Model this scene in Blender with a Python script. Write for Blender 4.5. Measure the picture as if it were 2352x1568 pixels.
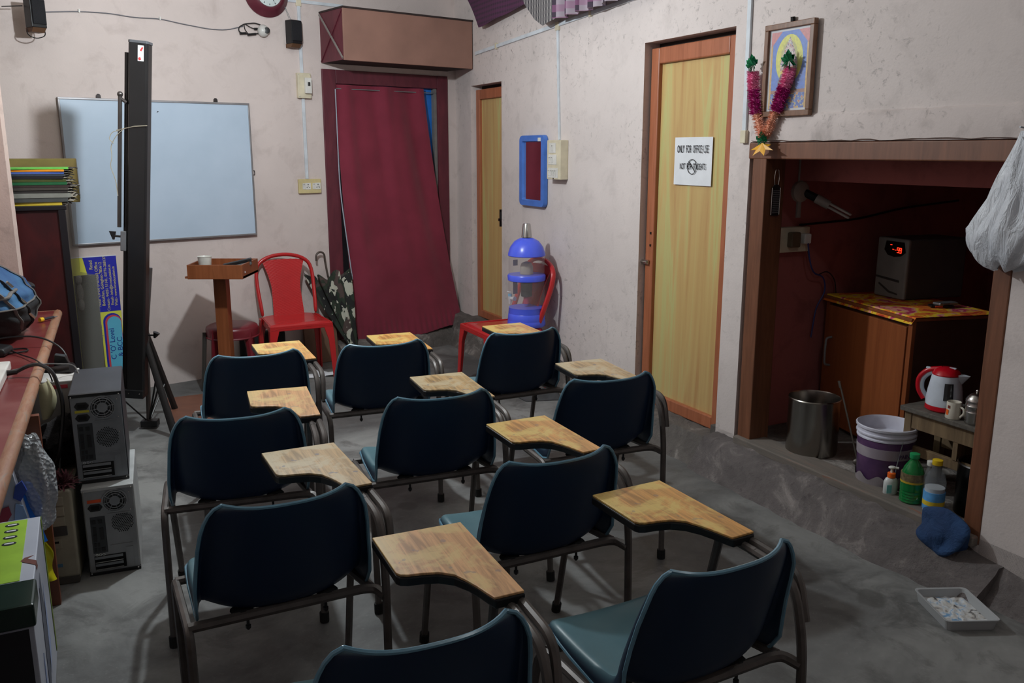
import bpy, bmesh, math, random
from mathutils import Vector, Matrix, noise
random.seed(7)
PI = math.pi
R = math.radians
for o in list(bpy.data.objects): bpy.data.objects.remove(o)
SC = bpy.context.scene
COL = SC.collection

# ------------------------------------------------------------------ camera, light, exposure
cam = bpy.data.cameras.new('camera'); cam.sensor_width = 36; cam.lens = 2000/2352*36; cam.clip_start = .05
co = bpy.data.objects.new('camera', cam); COL.objects.link(co)
co.location = (0, 0, 1.6); co.rotation_euler = (R(90-12.35), 0, 0)
SC.camera = co
SC.view_settings.view_transform = 'Standard'; SC.view_settings.look = 'None'
SC.view_settings.gamma = 1; SC.view_settings.use_curve_mapping = False
SC.view_settings.exposure = 0.0
w = bpy.data.worlds.new('world'); SC.world = w; w.use_nodes = True
w.node_tree.nodes['Background'].inputs[0].default_value = (.05, .055, .065, 1)
w.node_tree.nodes['Background'].inputs[1].default_value = 1
def lamp(name, loc, power, col, size):
    l = bpy.data.lights.new(name, 'POINT'); l.energy = power; l.color = col; l.shadow_soft_size = size
    o = bpy.data.objects.new(name, l); o.location = loc; COL.objects.link(o); return o
lamp('bulb_over_front_rows', (-1.1, 4.15, 2.52), 124, (.88, .96, 1), .045)
lamp('bulb_near_right_wall', (1.1, 1.1, 2.9), 10, (.88, .95, 1), .05)

# ------------------------------------------------------------------ frames
C0 = Vector((-.46594, 7.45077, 0)); YB = R(38.5); YR = R(-63.5)
def fr(kind, a, off, z):
    if kind == 'B': u = Vector((math.cos(YB), math.sin(YB), 0)); n = Vector((math.sin(YB), -math.cos(YB), 0)); y = YB
    elif kind == 'R': u = Vector((math.cos(YR), math.sin(YR), 0)); n = Vector((math.sin(YR), -math.cos(YR), 0)); y = YR
    else: return Vector((a, off, z)), 0.0
    return C0 + u*a + n*off + Vector((0, 0, z)), y

# ------------------------------------------------------------------ materials
MATS = {}
def srgb(c):
    return tuple((x/255/12.92 if x/255 <= .04045 else ((x/255+.055)/1.055)**2.4) for x in c)
class NT:
    def __init__(s, name):
        s.m = bpy.data.materials.new(name); s.m.use_nodes = True; s.t = s.m.node_tree
        s.b = s.t.nodes['Principled BSDF']; s.co = s.t.nodes.new('ShaderNodeTexCoord')
    def n(s, k, **kw):
        x = s.t.nodes.new(k)
        for a, v in kw.items(): setattr(x, a, v)
        return x
    def l(s, a, b): s.t.links.new(a, b)
    def map(s, scale=(1, 1, 1), rot=(0, 0, 0), out='Object'):
        m = s.n('ShaderNodeMapping'); m.inputs['Scale'].default_value = scale; m.inputs['Rotation'].default_value = rot
        s.l(s.co.outputs[out], m.inputs[0]); return m.outputs[0]
    def noise(s, scale, detail=3, vec=None, rough=.55, dist=0):
        x = s.n('ShaderNodeTexNoise'); x.inputs['Scale'].default_value = scale; x.inputs['Detail'].default_value = detail
        x.inputs['Roughness'].default_value = rough; x.inputs['Distortion'].default_value = dist
        s.l(vec or s.co.outputs['Object'], x.inputs['Vector']); return x.outputs['Fac']
    def ramp(s, fac, stops, interp='LINEAR'):
        x = s.n('ShaderNodeValToRGB'); x.color_ramp.interpolation = interp
        while len(x.color_ramp.elements) < len(stops): x.color_ramp.elements.new(.5)
        for e, (p, c) in zip(x.color_ramp.elements, stops):
            e.position = p; e.color = (*c, 1) if not isinstance(c, (int, float)) else (c, c, c, 1)
        s.l(fac, x.inputs[0]); return x.outputs[0]
    def mix(s, fac, a, b, mode='MIX'):
        x = s.n('ShaderNodeMix', data_type='RGBA', blend_type=mode)
        if isinstance(fac, (int, float)): x.inputs[0].default_value = fac
        else: s.l(fac, x.inputs[0])
        for i, v in ((6, a), (7, b)):
            if isinstance(v, tuple): x.inputs[i].default_value = (*v, 1)
            else: s.l(v, x.inputs[i])
        return x.outputs[2]
    def bump(s, h, strength=.3, dist=.01):
        x = s.n('ShaderNodeBump'); x.inputs['Strength'].default_value = strength; x.inputs['Distance'].default_value = dist
        s.l(h, x.inputs['Height']); s.l(x.outputs[0], s.b.inputs['Normal'])
    def col(s, c):
        if isinstance(c, tuple): s.b.inputs['Base Color'].default_value = (*c, 1)
        else: s.l(c, s.b.inputs['Base Color'])
    def set(s, **kw):
        for k, v in kw.items(): s.b.inputs[k.replace('_', ' ')].default_value = v
        return s
def M(name, c, rough=.5, metal=0, var=.12, vs=12, bump=.0, bs=60, **kw):
    """plain material with a little procedural tone variation; c in sRGB 0-255"""
    if name in MATS: return MATS[name]
    t = NT(name); a = srgb(c)
    lo = tuple(x*(1-var) for x in a); hi = tuple(min(1, x*(1+var)) for x in a)
    t.col(t.ramp(t.noise(vs), [(.3, lo), (.7, hi)]))
    t.set(Roughness=rough, Metallic=metal, **kw)
    if bump: t.bump(t.noise(bs, 2), bump, .004)
    MATS[name] = t.m; return t.m
def clear(name, c, rough=.08, alpha=.25):
    """thin clear plastic: mostly transparent with a glossy coat"""
    if name in MATS: return MATS[name]
    t = NT(name); t.col(srgb(c)); t.set(Roughness=rough, Alpha=alpha)
    t.col(t.ramp(t.noise(9), [(.3, tuple(x*.85 for x in srgb(c))), (.7, srgb(c))]))
    MATS[name] = t.m; return t.m
def m_plaster(name, base, stain, amount, mold=0):
    t = NT(name); p = t.map(out='Object')
    big = t.noise(1.3, 5, p, .6); mid = t.noise(6, 6, p, .65, .4); fine = t.noise(45, 3, p)
    b = srgb(base)
    c = t.ramp(big, [(.3, tuple(x*.9 for x in b)), (.7, tuple(min(1, x*1.06) for x in b))])
    c = t.mix(t.ramp(mid, [(.52, 0.), (.78, amount)]), c, srgb(stain))
    if mold:
        sp = t.noise(26, 7, p, .75, .6); ar = t.noise(1.1, 3, p)
        f = t.n('ShaderNodeMath', operation='MULTIPLY'); t.l(t.ramp(sp, [(.56, 0.), (.66, 1.)]), f.inputs[0]); t.l(t.ramp(ar, [(.42, 0.), (.66, mold)]), f.inputs[1])
        c = t.mix(f.outputs[0], c, srgb((70, 66, 66)))
    t.col(c); t.set(Roughness=.92); 
    h = t.mix(.5, t.noise(90, 4, p), t.noise(14, 4, p)); t.bump(h, .25, .007); return t.m
PLB = m_plaster('plaster_pink_back', (214, 200, 195), (170, 154, 148), .45)
PLR = m_plaster('plaster_pink_right', (214, 203, 199), (152, 142, 139), .35, .65)
PLC = m_plaster('plaster_pink_rough', (210, 186, 176), (140, 122, 114), .7, .5)
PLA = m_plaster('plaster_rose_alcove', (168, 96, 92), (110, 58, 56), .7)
def m_floor():
    t = NT('floor_cement'); p = t.map()
    a = t.noise(.9, 6, p, .62, .5); b = t.noise(4.5, 7, p, .7, .6); f = t.noise(60, 4, p)
    c = t.ramp(a, [(.38, srgb((80, 79, 79))), (.5, srgb((108, 108, 107))), (.62, srgb((138, 138, 136)))])
    c = t.mix(t.ramp(b, [(.50, 0.), (.64, .65)]), c, srgb((72, 71, 70)))
    c = t.mix(t.ramp(t.noise(2.6, 2, t.map((1, 1, 1), (0, 0, .6)), .4), [(.66, 0.), (.68, .55)]), c, srgb((68, 66, 64)))
    c = t.mix(t.ramp(f, [(.6, 0.), (.75, .2)]), c, srgb((160, 160, 158)))
    t.col(c); t.l(t.ramp(b, [(.4, .72), (.7, .5)]), t.b.inputs['Roughness']); t.bump(t.mix(.5, f, b), .25, .006); return t.m
FLO = m_floor()
def m_cement(name, base=(104, 98, 94), light=(170, 164, 158)):
    t = NT(name); p = t.map()
    a = t.noise(5, 7, p, .7, .8); b = t.noise(24, 5, p, .7)
    c = t.ramp(a, [(.3, tuple(x*.55 for x in srgb(base))), (.55, srgb(base)), (.72, srgb(light))])
    c = t.mix(t.ramp(b, [(.58, 0.), (.7, .5)]), c, srgb((60, 52, 54)))
    t.col(c); t.set(Roughness=.9); t.bump(t.mix(.5, a, b), .8, .03); return t.m
CEM = m_cement('rough_cement'); CEMD = m_cement('dark_rough_cement', (104, 97, 96), (150, 142, 138))
def m_wood(name, stops, scale=(9, 9, .6), rough=.45, dist=1.2, band=3.0):
    t = NT(name); v = t.map(scale)
    n = t.noise(band, 5, v, .6, dist)
    t.col(t.ramp(n, [(p, srgb(c)) for p, c in stops])); t.set(Roughness=rough)
    t.bump(t.noise(40, 3, t.map((scale[0]*2, scale[1]*2, scale[2]))), .08, .003); return t.m
DOORP = m_wood('door_laminate_yellow', [(.25, (176, 122, 74)), (.40, (192, 156, 102)), (.52, (200, 170, 112)), (.60, (192, 186, 124)), (.72, (194, 164, 104))], (2.6, 2.6, .16), .35)
DOORF = m_wood('door_frame_orange', [(.3, (152, 88, 58)), (.7, (178, 108, 76))], (12, 12, .8), .4)
ORW = m_wood('alcove_frame_brown', [(.3, (98, 60, 40)), (.7, (126, 80, 56))], (10, 10, .8), .5)
CABW = m_wood('cabinet_orange_ply', [(.3, (128, 68, 36)), (.7, (150, 84, 46))], (6, 6, .5), .42)
LECW = m_wood('lectern_laminate_brown', [(.3, (120, 66, 36)), (.7, (146, 84, 50))], (8, 8, .6), .4)
MAR = m_wood('maroon_paint', [(.3, (84, 32, 44)), (.7, (108, 44, 56))], (4, 4, 1), .5)
CABM = m_wood('maroon_wood_cabinet', [(.3, (44, 12, 14)), (.7, (74, 22, 22))], (2, 14, 1), .4)
BENW = m_wood('old_bench_wood', [(.3, (92, 74, 52)), (.7, (128, 106, 78))], (8, 8, 1), .8)
VALW = M('valance_brown_ply', (150, 112, 98), .7, var=.1, vs=5, bump=.1)
def m_tablet(name, warm, worn, amt, dirt):
    t = NT(name); v = t.map((26, 1.6, 1))
    g = t.noise(2.5, 5, v, .6, .8); w = t.noise(8, 6, None, .65, .6); s = t.noise(24, 2)
    a = srgb(warm); c = t.ramp(g, [(.35, tuple(x*.55 for x in a)), (.6, a)])
    c = t.mix(t.ramp(w, [(.44, 0.), (.54, amt)]), c, srgb(worn))
    c = t.mix(t.ramp(s, [(.67, 0.), (.70, dirt)]), c, srgb((104, 106, 120)))
    t.col(c); t.set(Roughness=.32); return t.m
TAB = [m_tablet('tablet_laminate_orange', (222, 164, 96), (222, 196, 118), .8, .35),
       m_tablet('tablet_laminate_pinkish', (214, 164, 116), (214, 188, 128), .7, .4),
       m_tablet('tablet_laminate_dusty', (196, 164, 118), (196, 182, 150), .8, .7)]
def m_shell():
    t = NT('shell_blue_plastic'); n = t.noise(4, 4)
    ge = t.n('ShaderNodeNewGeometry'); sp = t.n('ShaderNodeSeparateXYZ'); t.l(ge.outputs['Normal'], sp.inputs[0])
    lit_dust = t.ramp(sp.outputs[2], [(.25, 0.), (.85, 1.)])     # upward faces painted paler to stand for their lighting, plus dust and fading
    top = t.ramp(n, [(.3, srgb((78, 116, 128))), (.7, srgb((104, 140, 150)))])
    t.col(t.mix(lit_dust, srgb((22, 42, 66)), top)); t.set(Roughness=.4)
    tr = t.n('ShaderNodeBsdfTranslucent'); tr.inputs[0].default_value = (.01, .10, .25, 1)
    mx = t.n('ShaderNodeMixShader'); mx.inputs[0].default_value = .12
    out = t.t.nodes['Material Output']
    t.l(t.b.outputs[0], mx.inputs[1]); t.l(tr.outputs[0], mx.inputs[2]); t.l(mx.outputs[0], out.inputs[0]); return t.m
SHL = m_shell()
TUBE = M('tube_dusty_black_metal', (88, 82, 79), .45, .3, .25, 20)
BLK = M('black_plastic', (22, 22, 24), .4); BLKR = M('black_rubber', (18, 18, 18), .8)
WHT = M('white_plastic', (218, 216, 210), .4); CRM = M('cream_plastic', (214, 204, 178), .45)
CHR = M('brushed_steel', (190, 188, 184), .25, 1, .06); GRYM = M('grey_steel_case', (146, 150, 154), .5, .6, .1)
REDP = M('red_glossy_plastic', (186, 40, 42), .22, 0, .05); MARP = M('maroon_plastic', (112, 30, 40), .35)
TRK = M('white_trunking', (206, 212, 218), .5); DKB = M('dark_void', (10, 10, 11), .9)
BLUP = M('blue_plastic', (84, 104, 240), .28, 0, .05); CRD = M('brown_cardboard', (150, 116, 70), .85)
PAP = M('white_paper', (226, 228, 232), .8, var=.04); INK = M('black_ink', (24, 24, 30), .7)

# ------------------------------------------------------------------ geometry helpers
class G:
    def __init__(s): s.v = []; s.f = []; s.m = []
    def add(s, vs, fs, mi=0):
        o = len(s.v); s.v += [tuple(v) for v in vs]; s.f += [tuple(i+o for i in f) for f in fs]; s.m += [mi]*len(fs); return s
    def box(s, x0, x1, y0, y1, z0, z1, mi=0):
        vs = [(x, y, z) for z in (z0, z1) for y in (y0, y1) for x in (x0, x1)]
        return s.add(vs, [(0, 2, 3, 1), (4, 5, 7, 6), (0, 1, 5, 4), (2, 6, 7, 3), (0, 4, 6, 2), (1, 3, 7, 5)], mi)
    def hexa(s, b, t, mi=0):
        return s.add(list(b)+list(t), [(3, 2, 1, 0), (4, 5, 6, 7), (0, 1, 5, 4), (1, 2, 6, 5), (2, 3, 7, 6), (3, 0, 4, 7)], mi)
    def prism(s, poly, a, b, ax='y', mi=0):
        n = len(poly)
        f = {'y': lambda p, h: (p[0], h, p[1]), 'z': lambda p, h: (p[0], p[1], h), 'x': lambda p, h: (h, p[0], p[1])}[ax]
        vs = [f(p, a) for p in poly]+[f(p, b) for p in poly]
        return s.add(vs, [tuple(range(n)), tuple(range(2*n-1, n-1, -1))]+[(i, i+n, (i+1) % n+n, (i+1) % n) for i in range(n)], mi)
    def tube(s, pts, r, n=8, closed=False, mi=0, flat=1.0):
        pts = [Vector(p) for p in pts]; k = len(pts); up = Vector((0, 0, 1)); vs = []; prev = None
        for i, p in enumerate(pts):
            a = pts[(i-1) % k] if (closed or i > 0) else p; b = pts[(i+1) % k] if (closed or i < k-1) else p
            d = (b-a).normalized()
            if prev is None:
                u = Vector((1, 0, 0)) if abs(d.dot(up)) > .9 else up
                prev = (u-d*u.dot(d)).normalized()
            else: prev = (prev-d*prev.dot(d)).normalized()
            q = d.cross(prev); rr = r[i] if isinstance(r, (list, tuple)) else r
            for j in range(n):
                t = 2*PI*j/n; vs.append(p+prev*math.cos(t)*rr*flat+q*math.sin(t)*rr)
        fs = []
        for i in range(k if closed else k-1):
            for j in range(n):
                a = i*n+j; b = i*n+(j+1) % n; c = ((i+1) % k)*n+(j+1) % n; d = ((i+1) % k)*n+j
                fs.append((a, b, c, d))
        if not closed: fs += [tuple(range(n-1, -1, -1)), tuple((k-1)*n+j for j in range(n))]
        return s.add(vs, fs, mi)
    def lathe(s, prof, n=24, c=(0, 0, 0), mi=0, sx=1, sy=1):
        vs = []; k = len(prof)
        for r, z in prof:
            for j in range(n):
                t = 2*PI*j/n; vs.append((c[0]+r*math.cos(t)*sx, c[1]+r*math.sin(t)*sy, c[2]+z))
        fs = [(i*n+j, i*n+(j+1) % n, (i+1)*n+(j+1) % n, (i+1)*n+j) for i in range(k-1) for j in range(n)]
        if prof[0][0] > 1e-5: fs.append(tuple(range(n-1, -1, -1)))
        if prof[-1][0] > 1e-5: fs.append(tuple((k-1)*n+j for j in range(n)))
        return s.add(vs, fs, mi)
    def grid(s, fn, nu, nv, mi=0):
        vs = [fn(i/nu, j/nv) for j in range(nv+1) for i in range(nu+1)]
        w = nu+1
        return s.add(vs, [(j*w+i, j*w+i+1, (j+1)*w+i+1, (j+1)*w+i) for j in range(nv) for i in range(nu)], mi)
    def ball(s, c, r, n=12, m=8, sc=(1, 1, 1), mi=0):
        pr = [(max(1e-6, math.sin(PI*i/m)), -math.cos(PI*i/m)) for i in range(m+1)]
        vs = [(c[0]+a*r*sc[0]*math.cos(2*PI*j/n), c[1]+a*r*sc[1]*math.sin(2*PI*j/n), c[2]+b*r*sc[2]) for a, b in pr for j in range(n)]
        return s.add(vs, [(i*n+j, i*n+(j+1) % n, (i+1)*n+(j+1) % n, (i+1)*n+j) for i in range(m) for j in range(n)], mi)
    def xf(s, mat, start=0):
        for i in range(start, len(s.v)): s.v[i] = tuple(mat @ Vector(s.v[i]))
        return s
def arc(pts, r=.04, n=4):
    """round the corners of a polyline"""
    P = [Vector(p) for p in pts]; out = [P[0]]
    for i in range(1, len(P)-1):
        a = (P[i-1]-P[i]); b = (P[i+1]-P[i]); rr = min(r, a.length*.45, b.length*.45)
        A = P[i]+a.normalized()*rr; B = P[i]+b.normalized()*rr
        for k in range(n+1):
            t = k/n; out.append(A*(1-t)**2+P[i]*2*t*(1-t)+B*t*t)
    out.append(P[-1]); return out
def obj(name, g, mats, parent=None, loc=(0, 0, 0), rot=(0, 0, 0), bevel=0, smooth=False, solid=0, sub=0, seg=2):
    me = bpy.data.meshes.new(name); me.from_pydata(g.v, [], g.f); me.validate(); me.update()
    if not isinstance(mats, (list, tuple)): mats = [mats]
    for m in mats: me.materials.append(m)
    if len(mats) > 1 and len(me.polygons) == len(g.m):
        for p, i in zip(me.polygons, g.m): p.material_index = i
    bm = bmesh.new(); bm.from_mesh(me)
    bmesh.ops.remove_doubles(bm, verts=bm.verts, dist=1e-6); bmesh.ops.recalc_face_normals(bm, faces=bm.faces)
    bm.to_mesh(me); bm.free()
    for p in me.polygons: p.use_smooth = smooth
    o = bpy.data.objects.new(name, me); COL.objects.link(o); o.parent = parent
    o.location = loc; o.rotation_euler = rot
    if solid:
        m = o.modifiers.new('s', 'SOLIDIFY'); m.thickness = solid; m.offset = 0
    if bevel:
        m = o.modifiers.new('b', 'BEVEL'); m.width = bevel; m.segments = seg; m.limit_method = 'ANGLE'; m.angle_limit = R(40)
    if sub:
        m = o.modifiers.new('u', 'SUBSURF'); m.levels = sub; m.render_levels = sub
    if smooth:
        m = o.modifiers.new('w', 'EDGE_SPLIT'); m.split_angle = R(42)
    return o
def place(o, kind, a, off, z, yaw=0):
    p, y = fr(kind, a, off, z); o.location = p; o.rotation_euler = (0, 0, y+R(yaw)); return o
def thing(name, label, cat, at, yaw=0, group=None):
    o = bpy.data.objects.new(name, None); COL.objects.link(o); o.empty_display_size = .1
    place(o, *at, yaw); o['label'] = label; o['category'] = cat
    if group: o['group'] = group
    return o
def tag(o, label, cat, at=None, yaw=0, group=None):
    if at: place(o, *at, yaw)
    o['label'] = label; o['category'] = cat
    if group: o['group'] = group
    return o
def struct(o, label, at=None, yaw=0, cat='structure'):
    if at: place(o, *at, yaw)
    o['kind'] = 'structure'; o['label'] = label; o['category'] = cat; return o
def text(body, size, mat, parent, loc, rot=(R(90), 0, 0), sx=1, align='CENTER', name='lettering', ext=.0004, bold=0):
    c = bpy.data.curves.new('t', 'FONT'); c.body = body; c.size = size; c.align_x = align; c.align_y = 'CENTER'; c.extrude = ext; c.offset = bold
    c.resolution_u = 3
    t = bpy.data.objects.new('t', c); COL.objects.link(t); bpy.context.view_layer.update()
    me = bpy.data.meshes.new_from_object(t.evaluated_get(bpy.context.evaluated_depsgraph_get()))
    bpy.data.objects.remove(t); me.materials.clear(); me.materials.append(mat)
    o = bpy.data.objects.new(name, me); COL.objects.link(o); o.parent = parent; o.location = loc; o.rotation_euler = rot; o.scale = (sx, 1, 1); return o
def copy_tree(o, parent=None):
    c = o.copy(); COL.objects.link(c); c.parent = parent
    for ch in list(o.children): copy_tree(ch, c)
    return c

# ------------------------------------------------------------------ ROOM SHELL
def wall(name, label, mat, x0, x1, z0, z1, holes, thick, kind):
    xs = sorted({x0, x1, *[h[0] for h in holes], *[h[1] for h in holes]}); zs = sorted({z0, z1, *[h[2] for h in holes], *[h[3] for h in holes]})
    g = G()
    def solid(i, j):
        if i < 0 or j < 0 or i >= len(xs)-1 or j >= len(zs)-1: return False
        cx = (xs[i]+xs[i+1])/2; cz = (zs[j]+zs[j+1])/2
        return not any(h[0] < cx < h[1] and h[2] < cz < h[3] for h in holes)
    for i in range(len(xs)-1):
        for j in range(len(zs)-1):
            if not solid(i, j): continue
            a, b, c, d = xs[i], xs[i+1], zs[j], zs[j+1]
            g.add([(a, 0, c), (b, 0, c), (b, 0, d), (a, 0, d), (a, thick, c), (b, thick, c), (b, thick, d), (a, thick, d)], [(0, 1, 2, 3), (7, 6, 5, 4)])
            k = len(g.v)-8
            for (di, dj, f) in ((-1, 0, (0, 3, 7, 4)), (1, 0, (1, 5, 6, 2)), (0, -1, (0, 4, 5, 1)), (0, 1, (3, 2, 6, 7))):
                if not solid(i+di, j+dj): g.f.append(tuple(k+q for q in f)); g.m.append(0)
    o = obj(name, g, mat); struct(o, label, (kind, 0, 0, 0)); return o
ZC = 3.15
wall('wall_back', 'pink plastered back wall behind whiteboard and curtain', PLB, -5.2, 0, 0, ZC, [(-1.205, -.085, .14, 2.19)], .14, 'B')
wall('wall_right', 'pink plastered right wall with two doors and low alcove', PLR, 0, 8.4, 0, ZC, [(.31, .87, .22, 2.10), (2.69, 3.44, .11, 2.18), (3.585, 4.955, .16, 1.64)], .12, 'R')
g = G().add([(-7, -2.4, 0), (6, -2.4, 0), (6, 9, 0), (-7, 9, 0)], [(0, 1, 2, 3)]); struct(obj('floor', g, FLO), 'worn grey cement floor under the chairs')
g = G().box(-7, 6, -2.4, 9, ZC, ZC+.1); struct(obj('ceiling', g, M('ceiling_offwhite', (196, 190, 182), .9)), 'pale ceiling above the classroom')
g = G().box(-4.4, 5.2, -1.6, -1.5, 0, ZC); struct(obj('wall_rear', g, PLB), 'pink plastered wall behind the camera')
# left wall: runs along the desk, with a stub in front of the maroon cabinet
g = G(); g.box(-1.5, -.02, 0, .035, 0, ZC); o = obj('wall_left_return', g, PLC); o.location = (-2.60, 4.60, 0); struct(o, 'pink wall stub at the left edge beside the maroon cabinet')
a = Vector((-3.2, 4.60)); b = Vector((-.55, -1.6)); d = (b-a).normalized(); n = Vector((-d.y, d.x))
g = G(); g.hexa([(a.x, a.y, 0), (b.x, b.y, 0), (b.x-n.x*-.1, b.y-n.y*-.1, 0), (a.x+n.x*.1, a.y+n.y*.1, 0)] if False else [(a.x, a.y, 0), (b.x, b.y, 0), (b.x-.1, b.y-.04, 0), (a.x-.1, a.y-.04, 0)],
                [(a.x, a.y, ZC), (b.x, b.y, ZC), (b.x-.1, b.y-.04, ZC), (a.x-.1, a.y-.04, ZC)])
struct(obj('wall_left', g, PLB), 'pink plastered left wall behind the desk')

# plinth and kerb along the right wall (rough cement)
def rough_strip(name, label, mat, prof, s0, s1, n, kind='R', jit=.008):
    """prof(s) -> list of (off, z) points from wall to floor"""
    g = G(); rows = []
    for i in range(n+1):
        s = s0+(s1-s0)*i/n; rows.append([(s, -(o_+random.uniform(-jit, jit)*(0 < k)), max(0, z_+random.uniform(-jit, jit)*(0 < k) if z_ > 0 else 0)) for k, (o_, z_) in enumerate(prof(s))])
    m = len(rows[0]); vs = [p for r_ in rows for p in r_]
    g.add(vs, [(i*m+j, i*m+j+1, (i+1)*m+j+1, (i+1)*m+j) for i in range(n) for j in range(m-1)]+[tuple(range(m)), tuple(n*m+j for j in range(m-1, -1, -1))])
    o = obj(name, g, mat, smooth=True); struct(o, label, (kind, 0, 0, 0)); return o
def lerp(s, a, b, u, v): return u+(v-u)*min(1, max(0, (s-a)/(b-a)))
rough_strip('baseboard_right', 'rough grey cement plinth below the two doors', CEM,
    lambda s: [(-.13, 0), (-.13, lerp(s, .9, 2.6, .245, .135)), (.0, lerp(s, .9, 2.6, .25, .14)), (.075, lerp(s, .9, 2.6, .235, .13)), (.10, lerp(s, .9, 2.6, .16, .08)), (.13, .04), (.17, 0)], 0, 3.5, 50)
rough_strip('trim_1', 'dark rough cement kerb in front of the alcove', CEMD,
    lambda s: [(-.04, 0), (-.04, .165*lerp(s, 4.75, 5.06, 1, .72)), (.03, .165*lerp(s, 4.75, 5.06, 1, .68)), (.085*lerp(s, 4.6, 5.06, 1, .6), .15*lerp(s, 4.7, 5.06, 1, .6)), (.13*lerp(s, 4.6, 5.06, 1, .75), .1*lerp(s, 4.7, 5.06, 1, .5)), (.16*lerp(s, 4.6, 5.06, 1, .8), .04), (.2*lerp(s, 4.6, 5.06, 1, .8), 0)], 3.46, 5.06, 32)
rough_strip('trim_2', 'dark rough cement skirting right of the alcove', CEMD,
    lambda s: [(-.01, 0), (-.01, lerp(s, 5, 6.2, .12, .05)), (.02, lerp(s, 5, 6.2, .11, .045)), (.06, .05), (.10, 0)], 4.96, 7.6, 26)
rough_strip('trim_3', 'rounded grey cement step under the maroon curtain', CEM,
    lambda s: [(-.16, 0), (-.16, .135), (.03, .135), (.09, .12), (.14, .08), (.18, .0)], -1.2, 0, 24, 'B', .007)
g = G().box(-1.2, -.09, .14, 1.2, .12, .14); struct(obj('floor_passage', g, CEM), 'cement floor of the passage beyond the curtain', ('B', 0, 0, 0))
g = G().box(-2.2, .3, 1.15, 1.25, 0, ZC); struct(obj('wall_passage', g, PLB), 'wall of the passage beyond the curtain', ('B', 0, 0, 0))
# curtain doorway frame
D = struct(thing('door_1', 'maroon painted doorway frame with a blue door beyond', 'door', ('B', -.645, 0, .14)), 'maroon painted doorway frame with a blue door leaf', cat='structure')
obj('jamb', G().box(-.56, -.448, -.012, .1, 0, 2.05), MAR, D, bevel=.004); obj('jamb', G().box(.46, .56, -.012, .1, 0, 2.05), MAR, D, bevel=.004)
obj('lintel', G().box(-.448, .46, -.01, .1, 1.95, 2.05), MAR, D, bevel=.004)
obj('door_leaf', G().box(-.1, .47, .045, .075, .0, 1.95), M('blue_painted_door', (36, 120, 214), .4), D, bevel=.003)
obj('plaster_reveal', G().box(.435, .462, .005, .044, 0, 1.95), M('grey_putty', (120, 118, 116), .9, bump=.3), D)

# two laminate doors on the right wall
def door(name, label, s0, s1, z0, z1, fw, label2):
    D = thing(name, label, 'structure', ('R', (s0+s1)/2, 0, z0)); D['kind'] = 'structure'
    w = (s1-s0)/2; h = z1-z0; y0 = .05
    for nm, b in (('frame_stile', (-w+.012, -w+fw, 0, h-.03)), ('frame_stile', (w-fw, w-.012, 0, h-.03))):
        obj(nm, G().box(b[0], b[1], y0-.012, y0+.05, b[2], b[3]), DOORF, D, bevel=.006)
    obj('frame_rail', G().box(-w+fw, w-fw, y0-.012, y0+.05, h-.03-fw, h-.03), DOORF, D, bevel=.006)
    obj('frame_rail', G().box(-w+fw, w-fw, y0-.012, y0+.05, 0, fw*.8), DOORF, D, bevel=.006)
    obj('panel', G().box(-w+fw-.004, w-fw+.004, y0+.012, y0+.03, fw*.8-.004, h-.03-fw+.004), DOORP, D, bevel=.002)
    obj('back_board', G().box(-w, w, y0+.05, y0+.065, 0, h), M('dark_door_rear', (40, 26, 20), .8), D)
    return D, w, h
D1, w, h = door('door_2', 'narrow orange laminate door in the far corner', .31, .87, .25, 2.10, .075, '')
g = G(); g.box(w-.1, w-.045, .018, .032, .82, .84); g.lathe([(.009, -.03), (.012, -.02), (.009, .03)], 10, (w-.055, .022, .86)); g.box(w-.075, w-.06, .016, .034, .78, .91)
obj('latch', g, M('dark_iron', (36, 34, 34), .5, .7), D1)
D2, w, h = door('door_3', 'orange framed laminate door carrying a white notice', 2.69, 3.44, .14, 2.18, .085, '')
g = G(); g.box(-w+.0, -w+.06, .022, .032, .82, .845); g.tube([(-w-.005, .02, .832), (-w+.055, .02, .832)], .007); obj('bolt', g, CHR, D2)
g = G(); [g.lathe([(.0055, -.006), (.0055, .006)], 10, (-w+.062, .036, z)) for z in (1.0, .93)]; obj('keyhole', g, BLK, D2)
# notice on the door
S = thing('door_notice', 'white paper notice reading ONLY FOR OFFICE USE on the door', 'sign', ('R', 3.085, -.055, 1.545), -0)
g = G(); g.grid(lambda u, v: (-.158+.316*u, -.002-.004*math.sin(u*PI*2)*v, -.125+.25*v), 8, 6); obj('sheet', g, PAP, S, solid=.001)
text('ONLY  FOR  OFFICE  USE', .056, INK, S, (0, -.0075, .062), sx=.42)
text('NOT  FOR  STUDENTS', .045, INK, S, (.005, -.0075, -.028), sx=.48)
g = G(); g.tube([(.038*math.cos(t*PI/12), 0, .038*math.sin(t*PI/12)) for t in range(24)], .0018, 6, True); g.tube([(-.026, 0, .026), (.026, 0, -.026)], .0018, 6)
obj('prohibition_symbol', g, INK, S, (.002, -.008, -.028))

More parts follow.
